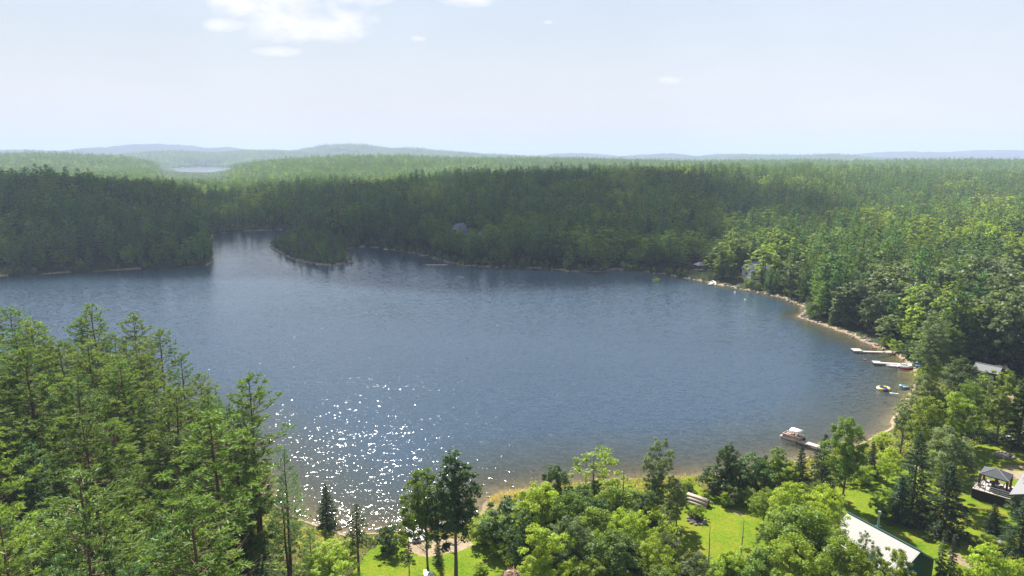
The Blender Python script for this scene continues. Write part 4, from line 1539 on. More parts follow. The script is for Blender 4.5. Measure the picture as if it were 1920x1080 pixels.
def house(name, label, p, rz, L, Wd, wh, rh, wm_, rm_, over=.45, windows=(), chimney=None, door=None, cat='house', group=None, rm2=None):
    """gabled house: x along the ridge; windows and door are (side, x, z, w, h), side -1 facing the viewer"""
    t = thing(name, label, cat, p, rz, group)
    hw = Wd / 2
    b = MB()
    prof = [(-hw, -.6), (hw, -.6), (hw, wh), (0, wh + rh - .08), (-hw, wh)]
    vs = [(-L / 2, y, z) for y, z in prof] + [(L / 2, y, z) for y, z in prof]
    b.add(vs, [(0, 1, 2, 3, 4), (9, 8, 7, 6, 5)] + [(i, i + 5, (i + 1) % 5 + 5, (i + 1) % 5) for i in range(5)])
    b.build('wall', wm_, t)
    sl = rh / hw
    for s in (-1, 1):
        e = hw + over
        r = MB().slab([(-L / 2 - over, 0, wh + rh + .06), (L / 2 + over, 0, wh + rh + .06), (L / 2 + over, s * e, wh + rh + .06 - sl * e), (-L / 2 - over, s * e, wh + rh + .06 - sl * e)], .12)
        ro = r.build('roof', rm_ if s < 0 or rm2 is None else rm2, t)
        if s < 0:
            MB().box((0, 0, wh + rh + .09), (L + 2 * over + .04, .26, .07)).build('ridge_cap', rm_ if rm2 is None else rm2, ro)
            if chimney:
                cx, cy, ht = chimney
                z0 = wh + rh - sl * abs(cy)
                MB().box((cx, cy, z0 + .15), (.6, .6, .5)).build('chimney_base', M['green_roof'], ro)
                MB().tube([(cx, cy, z0 + .3), (cx, cy, z0 + ht), (cx, cy, z0 + ht + .02), (cx, cy, z0 + ht + .22)], [.12, .12, .2, .2], 12).build('chimney', M['steel'], ro)
    for sd, x, z, w_, h_ in windows:
        if sd in (-1, 1):
            f = MB().box((x, sd * (hw + .03), z), (w_ + .16, .08, h_ + .16)).build('window', M['white'], t)
            MB().box((x, sd * (hw + .06), z), (w_, .06, h_)).build('pane', M['glass'], f)
        else:
            q = -1 if sd == -2 else 1
            f = MB().box((q * (L / 2 + .03), x, z), (.08, w_ + .16, h_ + .16)).build('window', M['white'], t)
            MB().box((q * (L / 2 + .06), x, z), (.06, w_, h_)).build('pane', M['glass'], f)
    if door:
        sd, x, w_, h_ = door
        d = MB().box((x, sd * (hw + .03), h_ / 2), (w_, .08, h_)).build('door', M['white'], t)
        MB().box((x + w_ * .35, sd * (hw + .09), h_ / 2), (.05, .08, .05)).build('handle', M['steel'], d)
    return t


# --- the green house with the pale metal roof
gz0 = ground(1650, 1030)[2]
ra, rb_ = g(1590, 961, gz0 + 4.9), g(1727, 1034, gz0 + 4.9)
L_ = float(np.linalg.norm((rb_ - ra)[:2]))
mid = (ra + rb_) / 2
hrz = heading(ra, rb_)
hs = house('cottage', 'teal green house with long pale ribbed metal roof and steel stovepipe', (mid[0], mid[1], gz0), hrz, L_ - .9, 7.2, 2.6, 2.25, M['green_wall'], M['metal_roof'],
           windows=((-1, -3, 1.5, 1.2, 1.0), (-1, 2, 1.5, 1.2, 1.0), (1, 0, 1.5, 1.4, 1.0), (2, -1.0, 1.6, 1.2, 1.1)), chimney=(-L_ * .5 + L_ * .36, 1.1, 2.3), rm2=M['green_roof'], door=(1, 3, .95, 2.05))
xe = L_ / 2 - .45
pd = MB().box((xe + 1.6, -.4, .35), (3.1, 6.4, .14)).build('porch_deck', M['wood2'], hs)
MB().box((xe + 1.6, -3.66, .10), (3.1, .08, .6)).build('skirt', M['dark_wood'], pd)
for yy in (-3.4, 2.6):
    MB().box((xe + 3.0, yy, 1.3), (.14, .14, 1.9)).build('porch_post', M['white'], hs)
pr_ = MB().slab([(xe + .47, .06, 4.75), (xe + 2.6, .06, 4.75), (xe + 2.6, 3.9, 2.4), (xe + .47, 3.9, 2.4)], .1).build('porch_roof', M['green_roof'], hs)
en = MB()
en.box((1.2, -4.6, 1.25), (2.0, 1.9, 2.5))
eo = en.build('entry', M['green_wall'], hs)
MB().slab([(.0, -5.75, 2.55), (1.2, -5.75, 3.15), (1.2, -2.6, 3.15), (.0, -2.6, 2.55)], .08).build('entry_roof', M['green_roof'], eo)
MB().slab([(1.2, -5.75, 3.15), (2.4, -5.75, 2.55), (2.4, -2.6, 2.55), (1.2, -2.6, 3.15)], .08).build('entry_roof', M['green_roof'], eo)
MB().box((1.2, -5.58, 1.05), (.9, .07, 2.0)).build('entry_door', M['white'], eo)

# --- the sage house at the frame edge with its deck
z2 = ground(1880, 930)[2]
dz_ = z2 + 1.5
A_, B_ = g(1823, 915, dz_)[:2], g(1895, 936, dz_)[:2]
u_ = (B_ - A_) / np.linalg.norm(B_ - A_)
v_ = np.array([-u_[1], u_[0]])
drz = heading(A_, B_)
DL, DW = float(np.linalg.norm(B_ - A_)), 5.2
dt = thing('deck', 'raised timber deck with grey railings and dark skirting beside the sage house', 'deck', (A_[0], A_[1], dz_), drz)
MB().box((DL / 2, DW / 2, -.05), (DL, DW, .1)).build('floor', M['wood2'], dt)
for nm, c, s_ in (('skirting', (DL / 2, .03, -.85), (DL - .02, .06, 1.5)), ('skirting', (.03, DW / 2, -.85), (.06, DW - .14, 1.5))):
    MB().box(c, s_).build(nm, M['dark_wood'], dt)
for a0, a1 in (((0, 0), (DL, 0)), ((0, 0), (0, DW)), ((0, DW), (DL * .55, DW))):
    n_ = max(2, int(math.hypot(a1[0] - a0[0], a1[1] - a0[1]) / 1.4))
    b = MB()
    for i in range(n_ + 1):
        b.box((a0[0] + (a1[0] - a0[0]) * i / n_, a0[1] + (a1[1] - a0[1]) * i / n_, .5), (.08, .08, 1.0))
    for hz_ in (.35, .65, .98):
        b.tube([(*a0, hz_), (*a1, hz_)], .045 if hz_ > .9 else .03, 6)
    b.build('railing', M['alum'], dt)


def on_deck(x, y, z=0.0):
    q = A_ + u_ * x + v_ * y
    return (q[0], q[1], dz_ + z)


gt = thing('gazebo_canopy', 'dark grey hip-roofed canopy with brown curtains on the deck', 'canopy', on_deck(DL * .47, 3.0), drz)
hx, hy, e0, e1 = 1.95, 1.65, 2.15, 3.0
can = MB()
can.add([(-hx, -hy, e0), (hx, -hy, e0), (hx, hy, e0), (-hx, hy, e0), (-.25, -.15, e1), (.25, -.15, e1), (.25, .15, e1), (-.25, .15, e1)],
        [(0, 1, 5, 4), (1, 2, 6, 5), (2, 3, 7, 6), (3, 0, 4, 7), (4, 5, 6, 7)])
can.add([(-hx, -hy, e0 - .18), (hx, -hy, e0 - .18), (hx, hy, e0 - .18), (-hx, hy, e0 - .18), (-hx, -hy, e0 - .005), (hx, -hy, e0 - .005), (hx, hy, e0 - .005), (-hx, hy, e0 - .005)],
        [(0, 1, 5, 4), (1, 2, 6, 5), (2, 3, 7, 6), (3, 0, 4, 7)])
co = can.build('canopy_top', M['charcoal'], gt)
for sx, sy in ((-1, -1), (1, -1), (1, 1), (-1, 1)):
    MB().tube([(sx * (hx - .05), sy * (hy - .05), 0), (sx * (hx - .05), sy * (hy - .05), e0)], .05, 6).build('post', M['black'], gt)
    MB().tube([(sx * hx, sy * hy, e0 + .02), (sx * .25, sy * .15, e1 + .02)], .035, 5).build('seam', M['alum'], co)
    MB().tube([(sx * (hx - .2), sy * (hy - .08), .05), (sx * (hx - .2), sy * (hy - .08), .9), (sx * (hx - .2), sy * (hy - .08), e0 - .1)], [.22, .11, .20], 8).build('curtain', M['curtain'], gt)


def deck_chair(x, y, rz, label, seat='charcoal'):
    t = thing('patio_chair', label, 'chair', on_deck(x, y), drz + rz, 'patio chairs on the deck')
    MB().box((0, 0, .43), (.5, .5, .1), ch=.03).build('seat', M[seat], t)
    MB().box((0, .24, .75), (.5, .08, .55), ch=.03).build('backrest', M[seat], t)
    for sx in (-1, 1):
        for sy in (-1, 1):
            MB().box((sx * .22, sy * .21, .19), (.05, .05, .38)).build('leg', M['black'], t)


tt = thing('patio_table', 'dark round patio table under the canopy', 'table', on_deck(DL * .47, 2.9), drz)
MB().tube([(0, 0, .70), (0, 0, .74)], .72, 20).build('table_top', M['black'], tt)
MB().tube([(0, 0, 0), (0, 0, .04), (0, 0, .06), (0, 0, .70)], [.35, .35, .06, .06], 12).build('pedestal', M['black'], tt)
deck_chair(DL * .47 + .95, 2.9, -1.57, 'red-cushioned patio chair at the round table', 'red')
deck_chair(DL * .47 - .95, 2.9, 1.57, 'grey patio chair at the round table, lakeward side')
deck_chair(DL * .47, 3.9, 0, 'red-cushioned patio chair behind the round table', 'red')
deck_chair(DL * .47, 1.9, 3.14, 'grey patio chair in front of the round table')
deck_chair(1.0, 1.2, 2.0, 'grey patio chair by itself at the deck corner')
st = thing('storage_bench', 'low dark bench along the deck railing', 'bench', on_deck(DL * .72, .7), drz)
MB().box((0, 0, .22), (2.2, .6, .42), ch=.03).build('box', M['charcoal'], st)
MB().box((0, 0, .47), (2.26, .66, .07), ch=.02).build('lid', M['black'], st)
bq = thing('barbecue', 'black barbecue on the deck near the house', 'barbecue', on_deck(DL * .93, 1.2), drz)
MB().box((0, 0, .45), (.8, .5, .8), ch=.03).build('cart', M['black'], bq)
MB().prism([(-.25, .86), (.25, .86), (.22, 1.05), (.08, 1.16), (-.08, 1.16), (-.22, 1.05)], -.38, .38).build('lid', M['charcoal'], bq)
MB().tube([(-.3, -.28, .98), (.3, -.28, .98)], .02, 6).build('handle', M['steel'], bq)
hp = A_ + u_ * (DL + 5.2) + v_ * 2.6
house('house', 'sage green house with pale grey roof cut off by the frame edge', (hp[0], hp[1], z2), drz + R(90), 9.0, 9.4, 3.3, 2.0, M['sage_wall'], M['grey_roof'],
      windows=((-1, 2.2, 1.9, 1.2, 1.0), (-2, 1.0, 1.8, 1.3, 1.1), (1, -2.0, 2.0, 1.2, 1.0), (1, 2.0, 2.0, 1.2, 1.0)), door=(1, 0, .95, 2.2))

# --- cottages among the trees
p = ground(1850, 716)
house('cabin', 'cabin roof of light grey showing through trees above the beach', (p[0], p[1], p[2]), R(-50), 4.6, 3.8, 3.2, 1.0, M['dark_wood'], M['grey_roof'], windows=((1, 0, 1.6, 1.0, .9), (-1, -.8, 1.6, 1.0, .9)), door=(-1, 1.3, .85, 2))
p = ground(1867, 712)
house('shed', 'small tan-roofed shed beside the light grey cabin roof', (p[0] + 1.0, p[1] + 1.0, p[2]), R(5), 2.6, 2.4, 2.6, .6, M['dark_wood'], M['tan_roof'], windows=((-1, .6, 1.4, .6, .6),), cat='shed', door=(-1, -.5, .8, 1.9))
p = ground(1418, 519)
house('cottage', 'white cottage with slate roof half hidden by trees across the lake', (p[0], p[1], p[2]), R(8), 9.5, 8, 3.4, 3.2, M['white_wall'], M['slate_roof'],
      windows=((-1, -3, 1.7, 1.3, 1.3), (-1, 0, 1.7, 1.3, 1.3), (-1, 3, 1.7, 1.3, 1.3), (-2, 0, 1.7, 1.2, 1.2), (-2, 0, 4.6, 1.0, 1.0)), door=(-1, 1.5, .95, 2.1))
p = ground(862, 456)
house('farmhouse', 'tall white house with steep blue-grey gable far across the lake', (p[0], p[1], p[2] + 2.5), R(62), 9, 8, 5.5, 4.2, M['white_wall'], M['slate_roof'],
      windows=((-2, -1.6, 1.8, 1.2, 1.4), (-2, 1.6, 1.8, 1.2, 1.4), (-2, 0, 5.4, 1.3, 1.6), (-1, 0, 2, 1.2, 1.4)), door=(-1, 2.5, 1, 2.1))
p = ground(904, 457)
house('shed', 'small white shed far across the lake near the utility pole', (p[0], p[1], p[2] + 2), R(70), 4.5, 4, 4.6, 1.6, M['white_wall'], M['slate_roof'], windows=((-2, 0, 2.4, .9, 1),), cat='shed', door=(-1, 0, .9, 2))
p = ground(943, 457)
h = top_z(p[1], 432) - p[2]
t = thing('utility_pole', 'pale utility pole standing above the far shore trees', 'utility pole', p)
MB().tube([(0, 0, -.5), (0, 0, h)], [.26, .2], 8).build('pole', M['log'], t)
MB().box((0, 0, h - .8), (2.4, .14, .16)).build('crossarm', M['log'], t)
for sx in (-1, 1):
    MB().tube([(sx * 1.0, 0, h - .72), (sx * 1.0, 0, h - .45)], .07, 6).build('insulator', M['white'], t)
# open shelter
p = ground(1312, 506)
t = thing('gazebo', 'little open shelter with pale pyramid roof on the far bank', 'gazebo', p, .3)
MB().add([(-2.3, -2.3, 2.5), (2.3, -2.3, 2.5), (2.3, 2.3, 2.5), (-2.3, 2.3, 2.5), (0, 0, 3.9), (-2.3, -2.3, 2.36), (2.3, -2.3, 2.36), (2.3, 2.3, 2.36), (-2.3, 2.3, 2.36)],
         [(0, 1, 4), (1, 2, 4), (2, 3, 4), (3, 0, 4), (5, 6, 1, 0), (6, 7, 2, 1), (7, 8, 3, 2), (8, 5, 0, 3), (8, 7, 6, 5)]).build('roof', M['grey_roof'], t)
for sx in (-1, 1):
    for sy in (-1, 1):
        MB().box((sx * 1.9, sy * 1.9, 1.1), (.18, .18, 2.6)).build('post', M['dark_wood'], t)
MB().box((0, 0, .1), (4.2, 4.2, .2)).build('floor', M['wood'], t)
MB().box((0, 1.8, .6), (3.6, .1, .9)).build('rail', M['dark_wood'], t)


# --- docks
def dock(label, path, width, head=None, z=.55, mat='wood', group='docks along the shore'):
    """path: points along the walkway from the outer end to the bank; head: (length, width, sideways shift) of the outer platform"""
    o = np.array(path[0])
    rz = heading(path[0], path[1])
    t = thing('dock', label, 'dock', (o[0], o[1], 0), rz, None)
    ca, sa = math.cos(-rz), math.sin(-rz)
    loc = [((q[0] - o[0]) * ca - (q[1] - o[1]) * sa, (q[0] - o[0]) * sa + (q[1] - o[1]) * ca) for q in path]
    zz = [z] * len(loc)
    if len(loc) > 2:
        zz[-1] = z + .35
    for (x0, y0), (x1, y1), z0, z1 in zip(loc[:-1], loc[1:], zz[:-1], zz[1:]):
        a = math.atan2(y1 - y0, x1 - x0)
        nx, ny = -math.sin(a) * width / 2, math.cos(a) * width / 2
        MB().slab([(x0 + nx, y0 + ny, z0), (x1 + nx, y1 + ny, z1), (x1 - nx, y1 - ny, z1), (x0 - nx, y0 - ny, z0)], .16).build('walkway', M[mat], t)
    Lx = loc[1][0]
    n = max(2, int(Lx / 2.6))
    for i in range(n + 1):
        for s in (-1, 1):
            MB().tube([(Lx * i / n, s * (width / 2 - .06), -1.6), (Lx * i / n, s * (width / 2 - .06), z + .02 - .19)], .08, 6).build('post', M['dark_wood'], t)
    if head:
        hl, hw, sh = head
        MB().box((hl / 2 - .1, sh, z + .09), (hl, hw, .16)).build('platform', M[mat], t)
        for sx in (.1, hl - .3):
            for s in (-1, 1):
                MB().tube([(sx, sh + s * (hw / 2 - .1), -1.6), (sx, sh + s * (hw / 2 - .1), z)], .08, 6).build('post', M['dark_wood'], t)
    return t


Z = .55
d1a, d1b, d1c = g(1601, 658, Z)[:2], g(1668, 660, Z)[:2], g(1685, 659, Z)[:2]
dock('outer wooden dock with a square platform at its far end', [d1a, d1b, d1c], 1.1, (2.4, 2.6, .9))
d2a, d2b, d2c = g(1637, 679, Z)[:2], g(1706, 683, Z)[:2], g(1728, 680, Z)[:2]
dock('wooden dock with boats and inflatables tied along it', [d2a, d2b, d2c], 1.2, (2.0, 2.2, -.2))
d3a, d3b = g(1497, 825, Z)[:2], g(1536, 837, Z)[:2]
d3c = g(1552, 843, .8)[:2]
dock('grey plank dock where the pontoon boat is moored', [d3a, d3b, d3c], 1.35)
d4a, d4b = g(1329, 533, Z)[:2], g(1349, 526, Z)[:2]
dock('far dock beside the white motorboat', [d4a, d4b], 1.3)
d5a, d5b = g(787, 480, Z)[:2], g(806, 477, Z)[:2]
dock('small grey dock at the bend of the far shore', [d5a, d5b], 1.5)
bw = ground(158, 784)
t = thing('footbridge', 'short grey plank walkway at the end of the sandy trail', 'walkway', bw, R(25))
MB().box((0, 0, .22), (3.2, 1.0, .1)).build('walkway', M['wood2'], t)
for sy in (-1, 1):
    MB().box((0, sy * .35, .06), (3.0, .14, .2)).build('beam', M['dark_wood'], t)


# --- boats
def hull(L, W, D, n=14, flat=.55, open_top=True, th=.05):
    """a boat hull with a pointed bow along +x"""
    b = MB()
    rings = []
    for i in range(n):
        s = i / (n - 1)
        w_ = W / 2 * (1 - max(0, (s - flat) / (1 - flat)) ** 2.2) + .012
        sheer = .18 * s ** 2 * D
        x = -L / 2 + L * s
        rings.append([(x, -w_, D + sheer), (x, -w_ * .86, D * .35 + sheer), (x, -w_ * .45, .02 + D * .25 * s ** 3), (x, 0, D * .3 * s ** 3), (x, w_ * .45, .02 + D * .25 * s ** 3), (x, w_ * .86, D * .35 + sheer), (x, w_, D + sheer),
                      (x, w_ - th if w_ > th * 1.5 else w_ * .4, D + sheer + .015), (x, max(w_ - th - .04, 0) * .9, D * .4 + .5 * sheer), (x, 0, D * .33 + .4 * sheer), (x, -max(w_ - th - .04, 0) * .9, D * .4 + .5 * sheer), (x, -(w_ - th) if w_ > th * 1.5 else -w_ * .4, D + sheer + .015)])
    m_ = 12
    vs = [v for r_ in rings for v in r_]
    fs = []
    for i in range(n - 1):
        for k in range(m_):
            fs.append((i * m_ + k, i * m_ + (k + 1) % m_, (i + 1) * m_ + (k + 1) % m_, (i + 1) * m_ + k))
    fs.append(tuple(range(m_ - 1, -1, -1)))
    fs.append(tuple(range((n - 1) * m_, n * m_)))
    return b.add(vs, fs)


# pontoon boat
bc = g(1486, 821, .3)
brz = heading(d3b, d3a)
t = thing('pontoon_boat', 'tan pontoon boat with cream canopy moored at the grey dock', 'boat', (bc[0], bc[1], 0), brz)
t.scale = (.78, .78, .82)
for sy in (-1, 1):
    MB().tube([(-2.9, sy * .85, .12), (1.9, sy * .85, .12), (2.5, sy * .85, .17), (2.95, sy * .85, .30)], [.32, .32, .25, .06], 14).build('pontoon', M['alum'], t, True)
MB().box((0, 0, .52), (5.5, 2.4, .12), ch=.02).build('deck', M['tan_seat'], t)
for nm, c, s_ in (('side_panel', (-.2, -1.16, .92), (4.6, .06, .62)), ('side_panel', (-.2, 1.16, .92), (4.6, .06, .62)), ('stern_panel', (-2.55, .3, .92), (.06, 1.6, .62)), ('bow_gate', (2.15, 0, .92), (.06, 2.2, .62))):
    pp_ = MB().box(c, s_, ch=.02).build(nm, M['maroon'], t)
    MB().box((c[0], c[1], c[2] + .34), (s_[0] + .02, s_[1] + .02, .05)).build('rail', M['alum'], pp_)
for c, s_ in (((-1.9, .75, .83), (1.1, .65, .44)), ((1.35, .75, .83), (1.4, .65, .44)), ((1.35, -.75, .83), (1.4, .65, .44)), ((-.5, -.72, .83), (.7, .6, .44))):
    so_ = MB().box(c, s_, ch=.06).build('seat', M['tan_seat'], t)
    MB().box((c[0], c[1] + (.3 if c[1] > 0 else -.3), c[2] + .36), (s_[0], .16, .42), ch=.05).build('backrest', M['cream'], so_)
cs = MB().box((.15, -.62, .98), (.5, .75, .8), ch=.05).build('console', M['maroon'], t)
MB().ring((-.16, -.62, 1.3), .17, .02, 16, 6).build('wheel', M['black'], cs)
bm_ = MB()
nx_ = 9
vs = []
for i in range(nx_):
    y = -1.25 + 2.5 * i / (nx_ - 1)
    zz = 2.55 + .28 * (1 - (y / 1.25) ** 2)
    vs += [(-2.3, y, zz - .06), (.5, y, zz - .06), (-2.3, y, zz), (.5, y, zz)]
fs = []
for i in range(nx_ - 1):
    a, b2 = i * 4, i * 4 + 4
    fs += [(a, b2, b2 + 1, a + 1), (a + 2, a + 3, b2 + 3, b2 + 2), (a, a + 2, b2 + 2, b2), (a + 1, b2 + 1, b2 + 3, a + 3)]
fs += [(0, 1, 3, 2), (nx_ * 4 - 4, nx_ * 4 - 2, nx_ * 4 - 1, nx_ * 4 - 3)]
bm_.add(vs, fs).build('canopy', M['cream'], t, True)
for sy in (-1, 1):
    MB().tube([(-.9, sy * 1.12, 1.2), (-2.25, sy * 1.18, 2.5)], .03, 6).build('canopy_pole', M['alum'], t)
    MB().tube([(-.9, sy * 1.12, 1.2), (.45, sy * 1.18, 2.5)], .03, 6).build('canopy_pole', M['alum'], t)
mo = MB().box((-3.0, 0, .95), (.5, .42, .6), ch=.1).build('outboard_motor', M['black'], t)
MB().box((-3.02, 0, .3), (.18, .14, .8)).build('drive_leg', M['black'], mo)


def small_boat(name, label, cat, loc, rz, L, W, D, mat, benches=2, inner='cream', motor=False, z=0.0):
    t = thing(name, label, cat, (loc[0], loc[1], z), rz)
    hull(L, W, D).build('hull', M[mat], t, True)
    for i in range(benches):
        MB().box((-L * .28 + i * L * .36, 0, D * .78), (L * .09, W * .84, .05)).build('bench', M[inner], t)
    if motor:
        m_ = MB().box((-L / 2 - .18, 0, D + .12), (.32, .28, .42), ch=.06).build('outboard_motor', M['black'], t)
        MB().box((-L / 2 - .2, 0, D * .4), (.1, .1, .8)).build('drive_leg', M['black'], m_)
    return t


q = g(1337, 531, .2)
small_boat('motorboat', 'white motorboat tied at the far dock', 'boat', q, heading(d4a, d4b) + .5, 5.6, 2.1, .9, 'white', 3, motor=True, z=-.15)
q = g(1675, 686.5, .2)
small_boat('rowboat', 'narrow white rowboat lying along the dock', 'boat', q, heading(d2b, d2a), 3.6, 1.25, .5, 'white', 2, z=-.08)
for (px, py), lab, mt, dr in (((1719, 684), 'blue kayak on the bank at the dock landing', 'kayak', .15), ((1722, 688), 'pale blue kayak beside the blue one', 'pale_kayak', .0)):
    q = ground(px, py)
    t = thing('kayak', lab, 'kayak', (q[0], q[1], max(q[2], 0) + .05), heading(d2b, d2a) + dr)
    b = MB()
    b.tube([(-1.6, 0, .18), (-1.2, 0, .16), (-.5, 0, .16), (.5, 0, .16), (1.2, 0, .17), (1.6, 0, .22)], [.03, .2, .32, .32, .2, .03], 12)
    b.build('hull', M[mt], t, True)
    MB().ring((0, 0, .45), .26, .03, 18, 6, 1.6).build('cockpit_rim', M['black'], t)
    MB().box((-.3, 0, .44), (.1, .36, .2), ch=.03).build('seat', M['black'], t)
# ring-shaped raft, white with red sides
q = g(1697, 687, .3)
t = thing('inflatable_raft', 'white inflatable island raft with red underside by the dock', 'inflatable', (q[0], q[1], 0), .2)
MB().ring((0, 0, .52), 1.25, .30, 32, 12, 1.2).build('top_tube', M['white'], t, True)
MB().ring((0, 0, .12), 1.25, .33, 32, 12, 1.2).build('lower_tube', M['red'], t, True)
MB().tube([(0, 0, .18), (0, 0, .26)], 1.05, 24).build('floor', M['white'], t)
for a in (0.6, 1.9, 3.4, 5.0):
    MB().box((1.25 * 1.2 * math.cos(a), 1.25 * math.sin(a), .84), (.5, .3, .07), a + 1.57, .02).build('pad', M['maroon'], t)
# water trampoline
q = g(1656.5, 729, .2)
t = thing('water_trampoline', 'round water trampoline in yellow, blue and white panels', 'trampoline', (q[0], q[1], 0), .3)
for i in range(8):
    MB().ring((0, 0, .28), 1.18, .36, 4, 12, 1, i * math.pi / 4, (i + 1) * math.pi / 4 - .006).build('tube_section', M[('yellow_v', 'blue_v', 'yellow_v', 'white')[i % 4]], t, True)
MB().tube([(0, 0, .50), (0, 0, .53)], .95, 28).build('bed', M['black'], t)
# blue lounge
q = g(1697, 726, .1)
t = thing('inflatable_lounge', 'pale blue inflatable lounge floating close to the beach', 'inflatable', (q[0], q[1], 0), -.15)
for k in range(4):
    MB().tube([(-1.0, -.45 + .3 * k, .14), (.9, -.45 + .3 * k, .14)], .17, 10).build('tube', M['sky_v'], t, True)
MB().tube([(-.95, -.6, .38), (-.95, .6, .38)], .24, 12).build('headrest', M['sky_v'], t, True)
for s in (-1, 1):
    MB().tube([(-.8, s * .72, .28), (.5, s * .72, .28)], .16, 10).build('armrest', M['sky_v'], t, True)
q = g(1676, 737.5, .05)
t = thing('paddleboard', 'thin pale board floating beside the trampoline', 'board', (q[0], q[1], .0), -.3)
b = MB()
prof = [(-1.0, 0), (-.8, .2), (0, .3), (.7, .22), (1.05, 0), (.7, -.22), (0, -.3), (-.8, -.2)]
b.add([(x, y, -.02) for x, y in prof] + [(x, y, .09) for x, y in prof], [tuple(range(7, -1, -1)), tuple(range(8, 16))] + [(i, (i + 1) % 8, (i + 1) % 8 + 8, i + 8) for i in range(8)])
b.build('board', M['white'], t)
MB().box((.1, 0, .105), (.9, .36, .03)).build('deck_pad', M['sky_v'], t)
# floats and buoys
for (px, py), r_, mt, nm, lab, cat in (((1637, 653), .42, 'orange', 'float_ring', 'orange swim ring in the shallows behind the outer dock', 'swim ring'), ((1621, 675), .3, 'orange', 'float_ring', 'small orange swim ring off the boat dock platform', 'swim ring')):
    q = g(px, py)
    t = thing(nm, lab, cat, (q[0], q[1], .08))
    MB().ring((0, 0, .06), r_, r_ * .42, 22, 10).build('ring', M[mt], t, True)
    MB().tube([(-r_ * .95, 0, .06 + r_ * .3), (-r_ * 1.2, 0, .06 + r_ * 1.3)], [r_ * .3, r_ * .22], 8).build('head', M[mt], t, True)
for (px, py), lab in (((1378, 549), 'white mooring buoy in dark water, the one nearer the far dock'), ((1397, 563), 'white mooring buoy in dark water, farther from the bank')):
    q = g(px, py)
    t = thing('buoy', lab, 'buoy', (q[0], q[1], 0))
    MB().blob((0, 0, .12), (.42, .42, .42), random.Random(1), 14, 9, 0).build('ball', M['white'], t, True)
    MB().tube([(0, 0, .5), (0, 0, .72)], .06, 6).build('eye', M['steel'], t)
q = g(724, 468.5)
t = thing('raft', 'little white swim raft near the far shore behind the islet', 'raft', (q[0], q[1], 0))
MB().box((0, 0, .32), (2.2, 1.8, .16)).build('platform', M['white'], t)
for s in (-1, 1):
    MB().tube([(-1.0, s * .6, .05), (1.0, s * .6, .05)], .22, 10).build('float', M['black'], t)
q = on = None
for (px, py), lab in (((1650, 655.5), 'dark folding chair standing on the outer dock'),):
    q = g(px, py, Z)
    f_ = np.clip(np.dot(q[:2] - d1a, d1b - d1a) / np.dot(d1b - d1a, d1b - d1a), 0, 1)
    q2 = d1a + (d1b - d1a) * f_
    t = thing('folding_chair', lab, 'chair', (q2[0], q2[1], Z), 2.6)
    MB().box((0, 0, .42), (.5, .5, .05)).build('seat', M['charcoal'], t)
    MB().box((0, .25, .75), (.5, .05, .55)).build('backrest', M['charcoal'], t)
    for sx in (-1, 1):
        MB().tube([(sx * .24, -.22, 0), (sx * .24, .22, .45)], .025, 5).build('leg', M['steel'], t)
        MB().tube([(sx * .24, .22, 0), (sx * .24, -.22, .45)], .025, 5).build('leg', M['steel'], t)
# landing with pedal boat
ra_, rb2 = ground(776, 1016), ground(768, 988)
rz_ = heading(ra_, rb2)
cm2 = (ra_ + rb2) / 2
t = thing('boat_ramp', 'pale board ramp running down into the glittering water', 'ramp', (cm2[0] + .55, cm2[1] + .4, max(ra_[2], .3) * .5), rz_)
LR = float(np.linalg.norm((rb2 - ra_)[:2])) + 1.0
zA, zB = ra_[2] + .25, .15
z0_ = max(ra_[2], .3) * .5
MB().slab([(-LR / 2, 1.15, zA - z0_), (LR / 2, 1.15, zB - z0_), (LR / 2, -1.15, zB - z0_), (-LR / 2, -1.15, zA - z0_)], .2).build('boards', M['concrete'], t)
for s in (-1, 1):
    MB().slab([(-LR / 2, s * 1.2 + .05, zA - z0_ + .08), (LR / 2, s * 1.2 + .05, zB - z0_ + .08), (LR / 2, s * 1.2 - .05, zB - z0_ + .08), (-LR / 2, s * 1.2 - .05, zA - z0_ + .08)], .3).build('edge_beam', M['white'], t)
pq = ground(780, 1012)
t = thing('pedal_boat', 'white pedal boat with two dark seats parked on the ramp', 'boat', (pq[0], pq[1], pq[2] + .28), rz_)
for s in (-1, 1):
    b = MB()
    b.tube([(-1.05, s * .45, .18), (.6, s * .45, .18), (1.0, s * .42, .24), (1.2, s * .38, .34)], [.2, .22, .17, .05], 10)
    b.build('float', M['white'], t, True)
MB().box((0, 0, .38), (1.9, 1.25, .16), ch=.06).build('deck', M['white'], t)
for s in (-1, 1):
    so_ = MB().box((-.35, s * .3, .52), (.45, .42, .14), ch=.04).build('seat', M['black'], t)
    MB().box((-.62, s * .3, .74), (.12, .44, .42), ch=.04).build('backrest', M['white'], so_)
MB().box((.45, 0, .56), (.4, .5, .22), ch=.06).build('pedal_box', M['white'], t)
MB().box((-.98, 0, .42), (.10, 1.1, .2), ch=.02).build('stern', M['black'], t)
pq = ground(806, 1084)
t = thing('overturned_boat', 'white boat turned upside down at the bottom edge beside the tree', 'boat', (pq[0], pq[1], pq[2] + .55), 2.2)
h_ = hull(3.2, 1.3, .52).build('hull', M['white'], t, True)
h_.rotation_euler = (math.pi, 0, 0)
MB().box((0, 0, .0), (2.4, .07, .07)).build('keel', M['alum'], t)

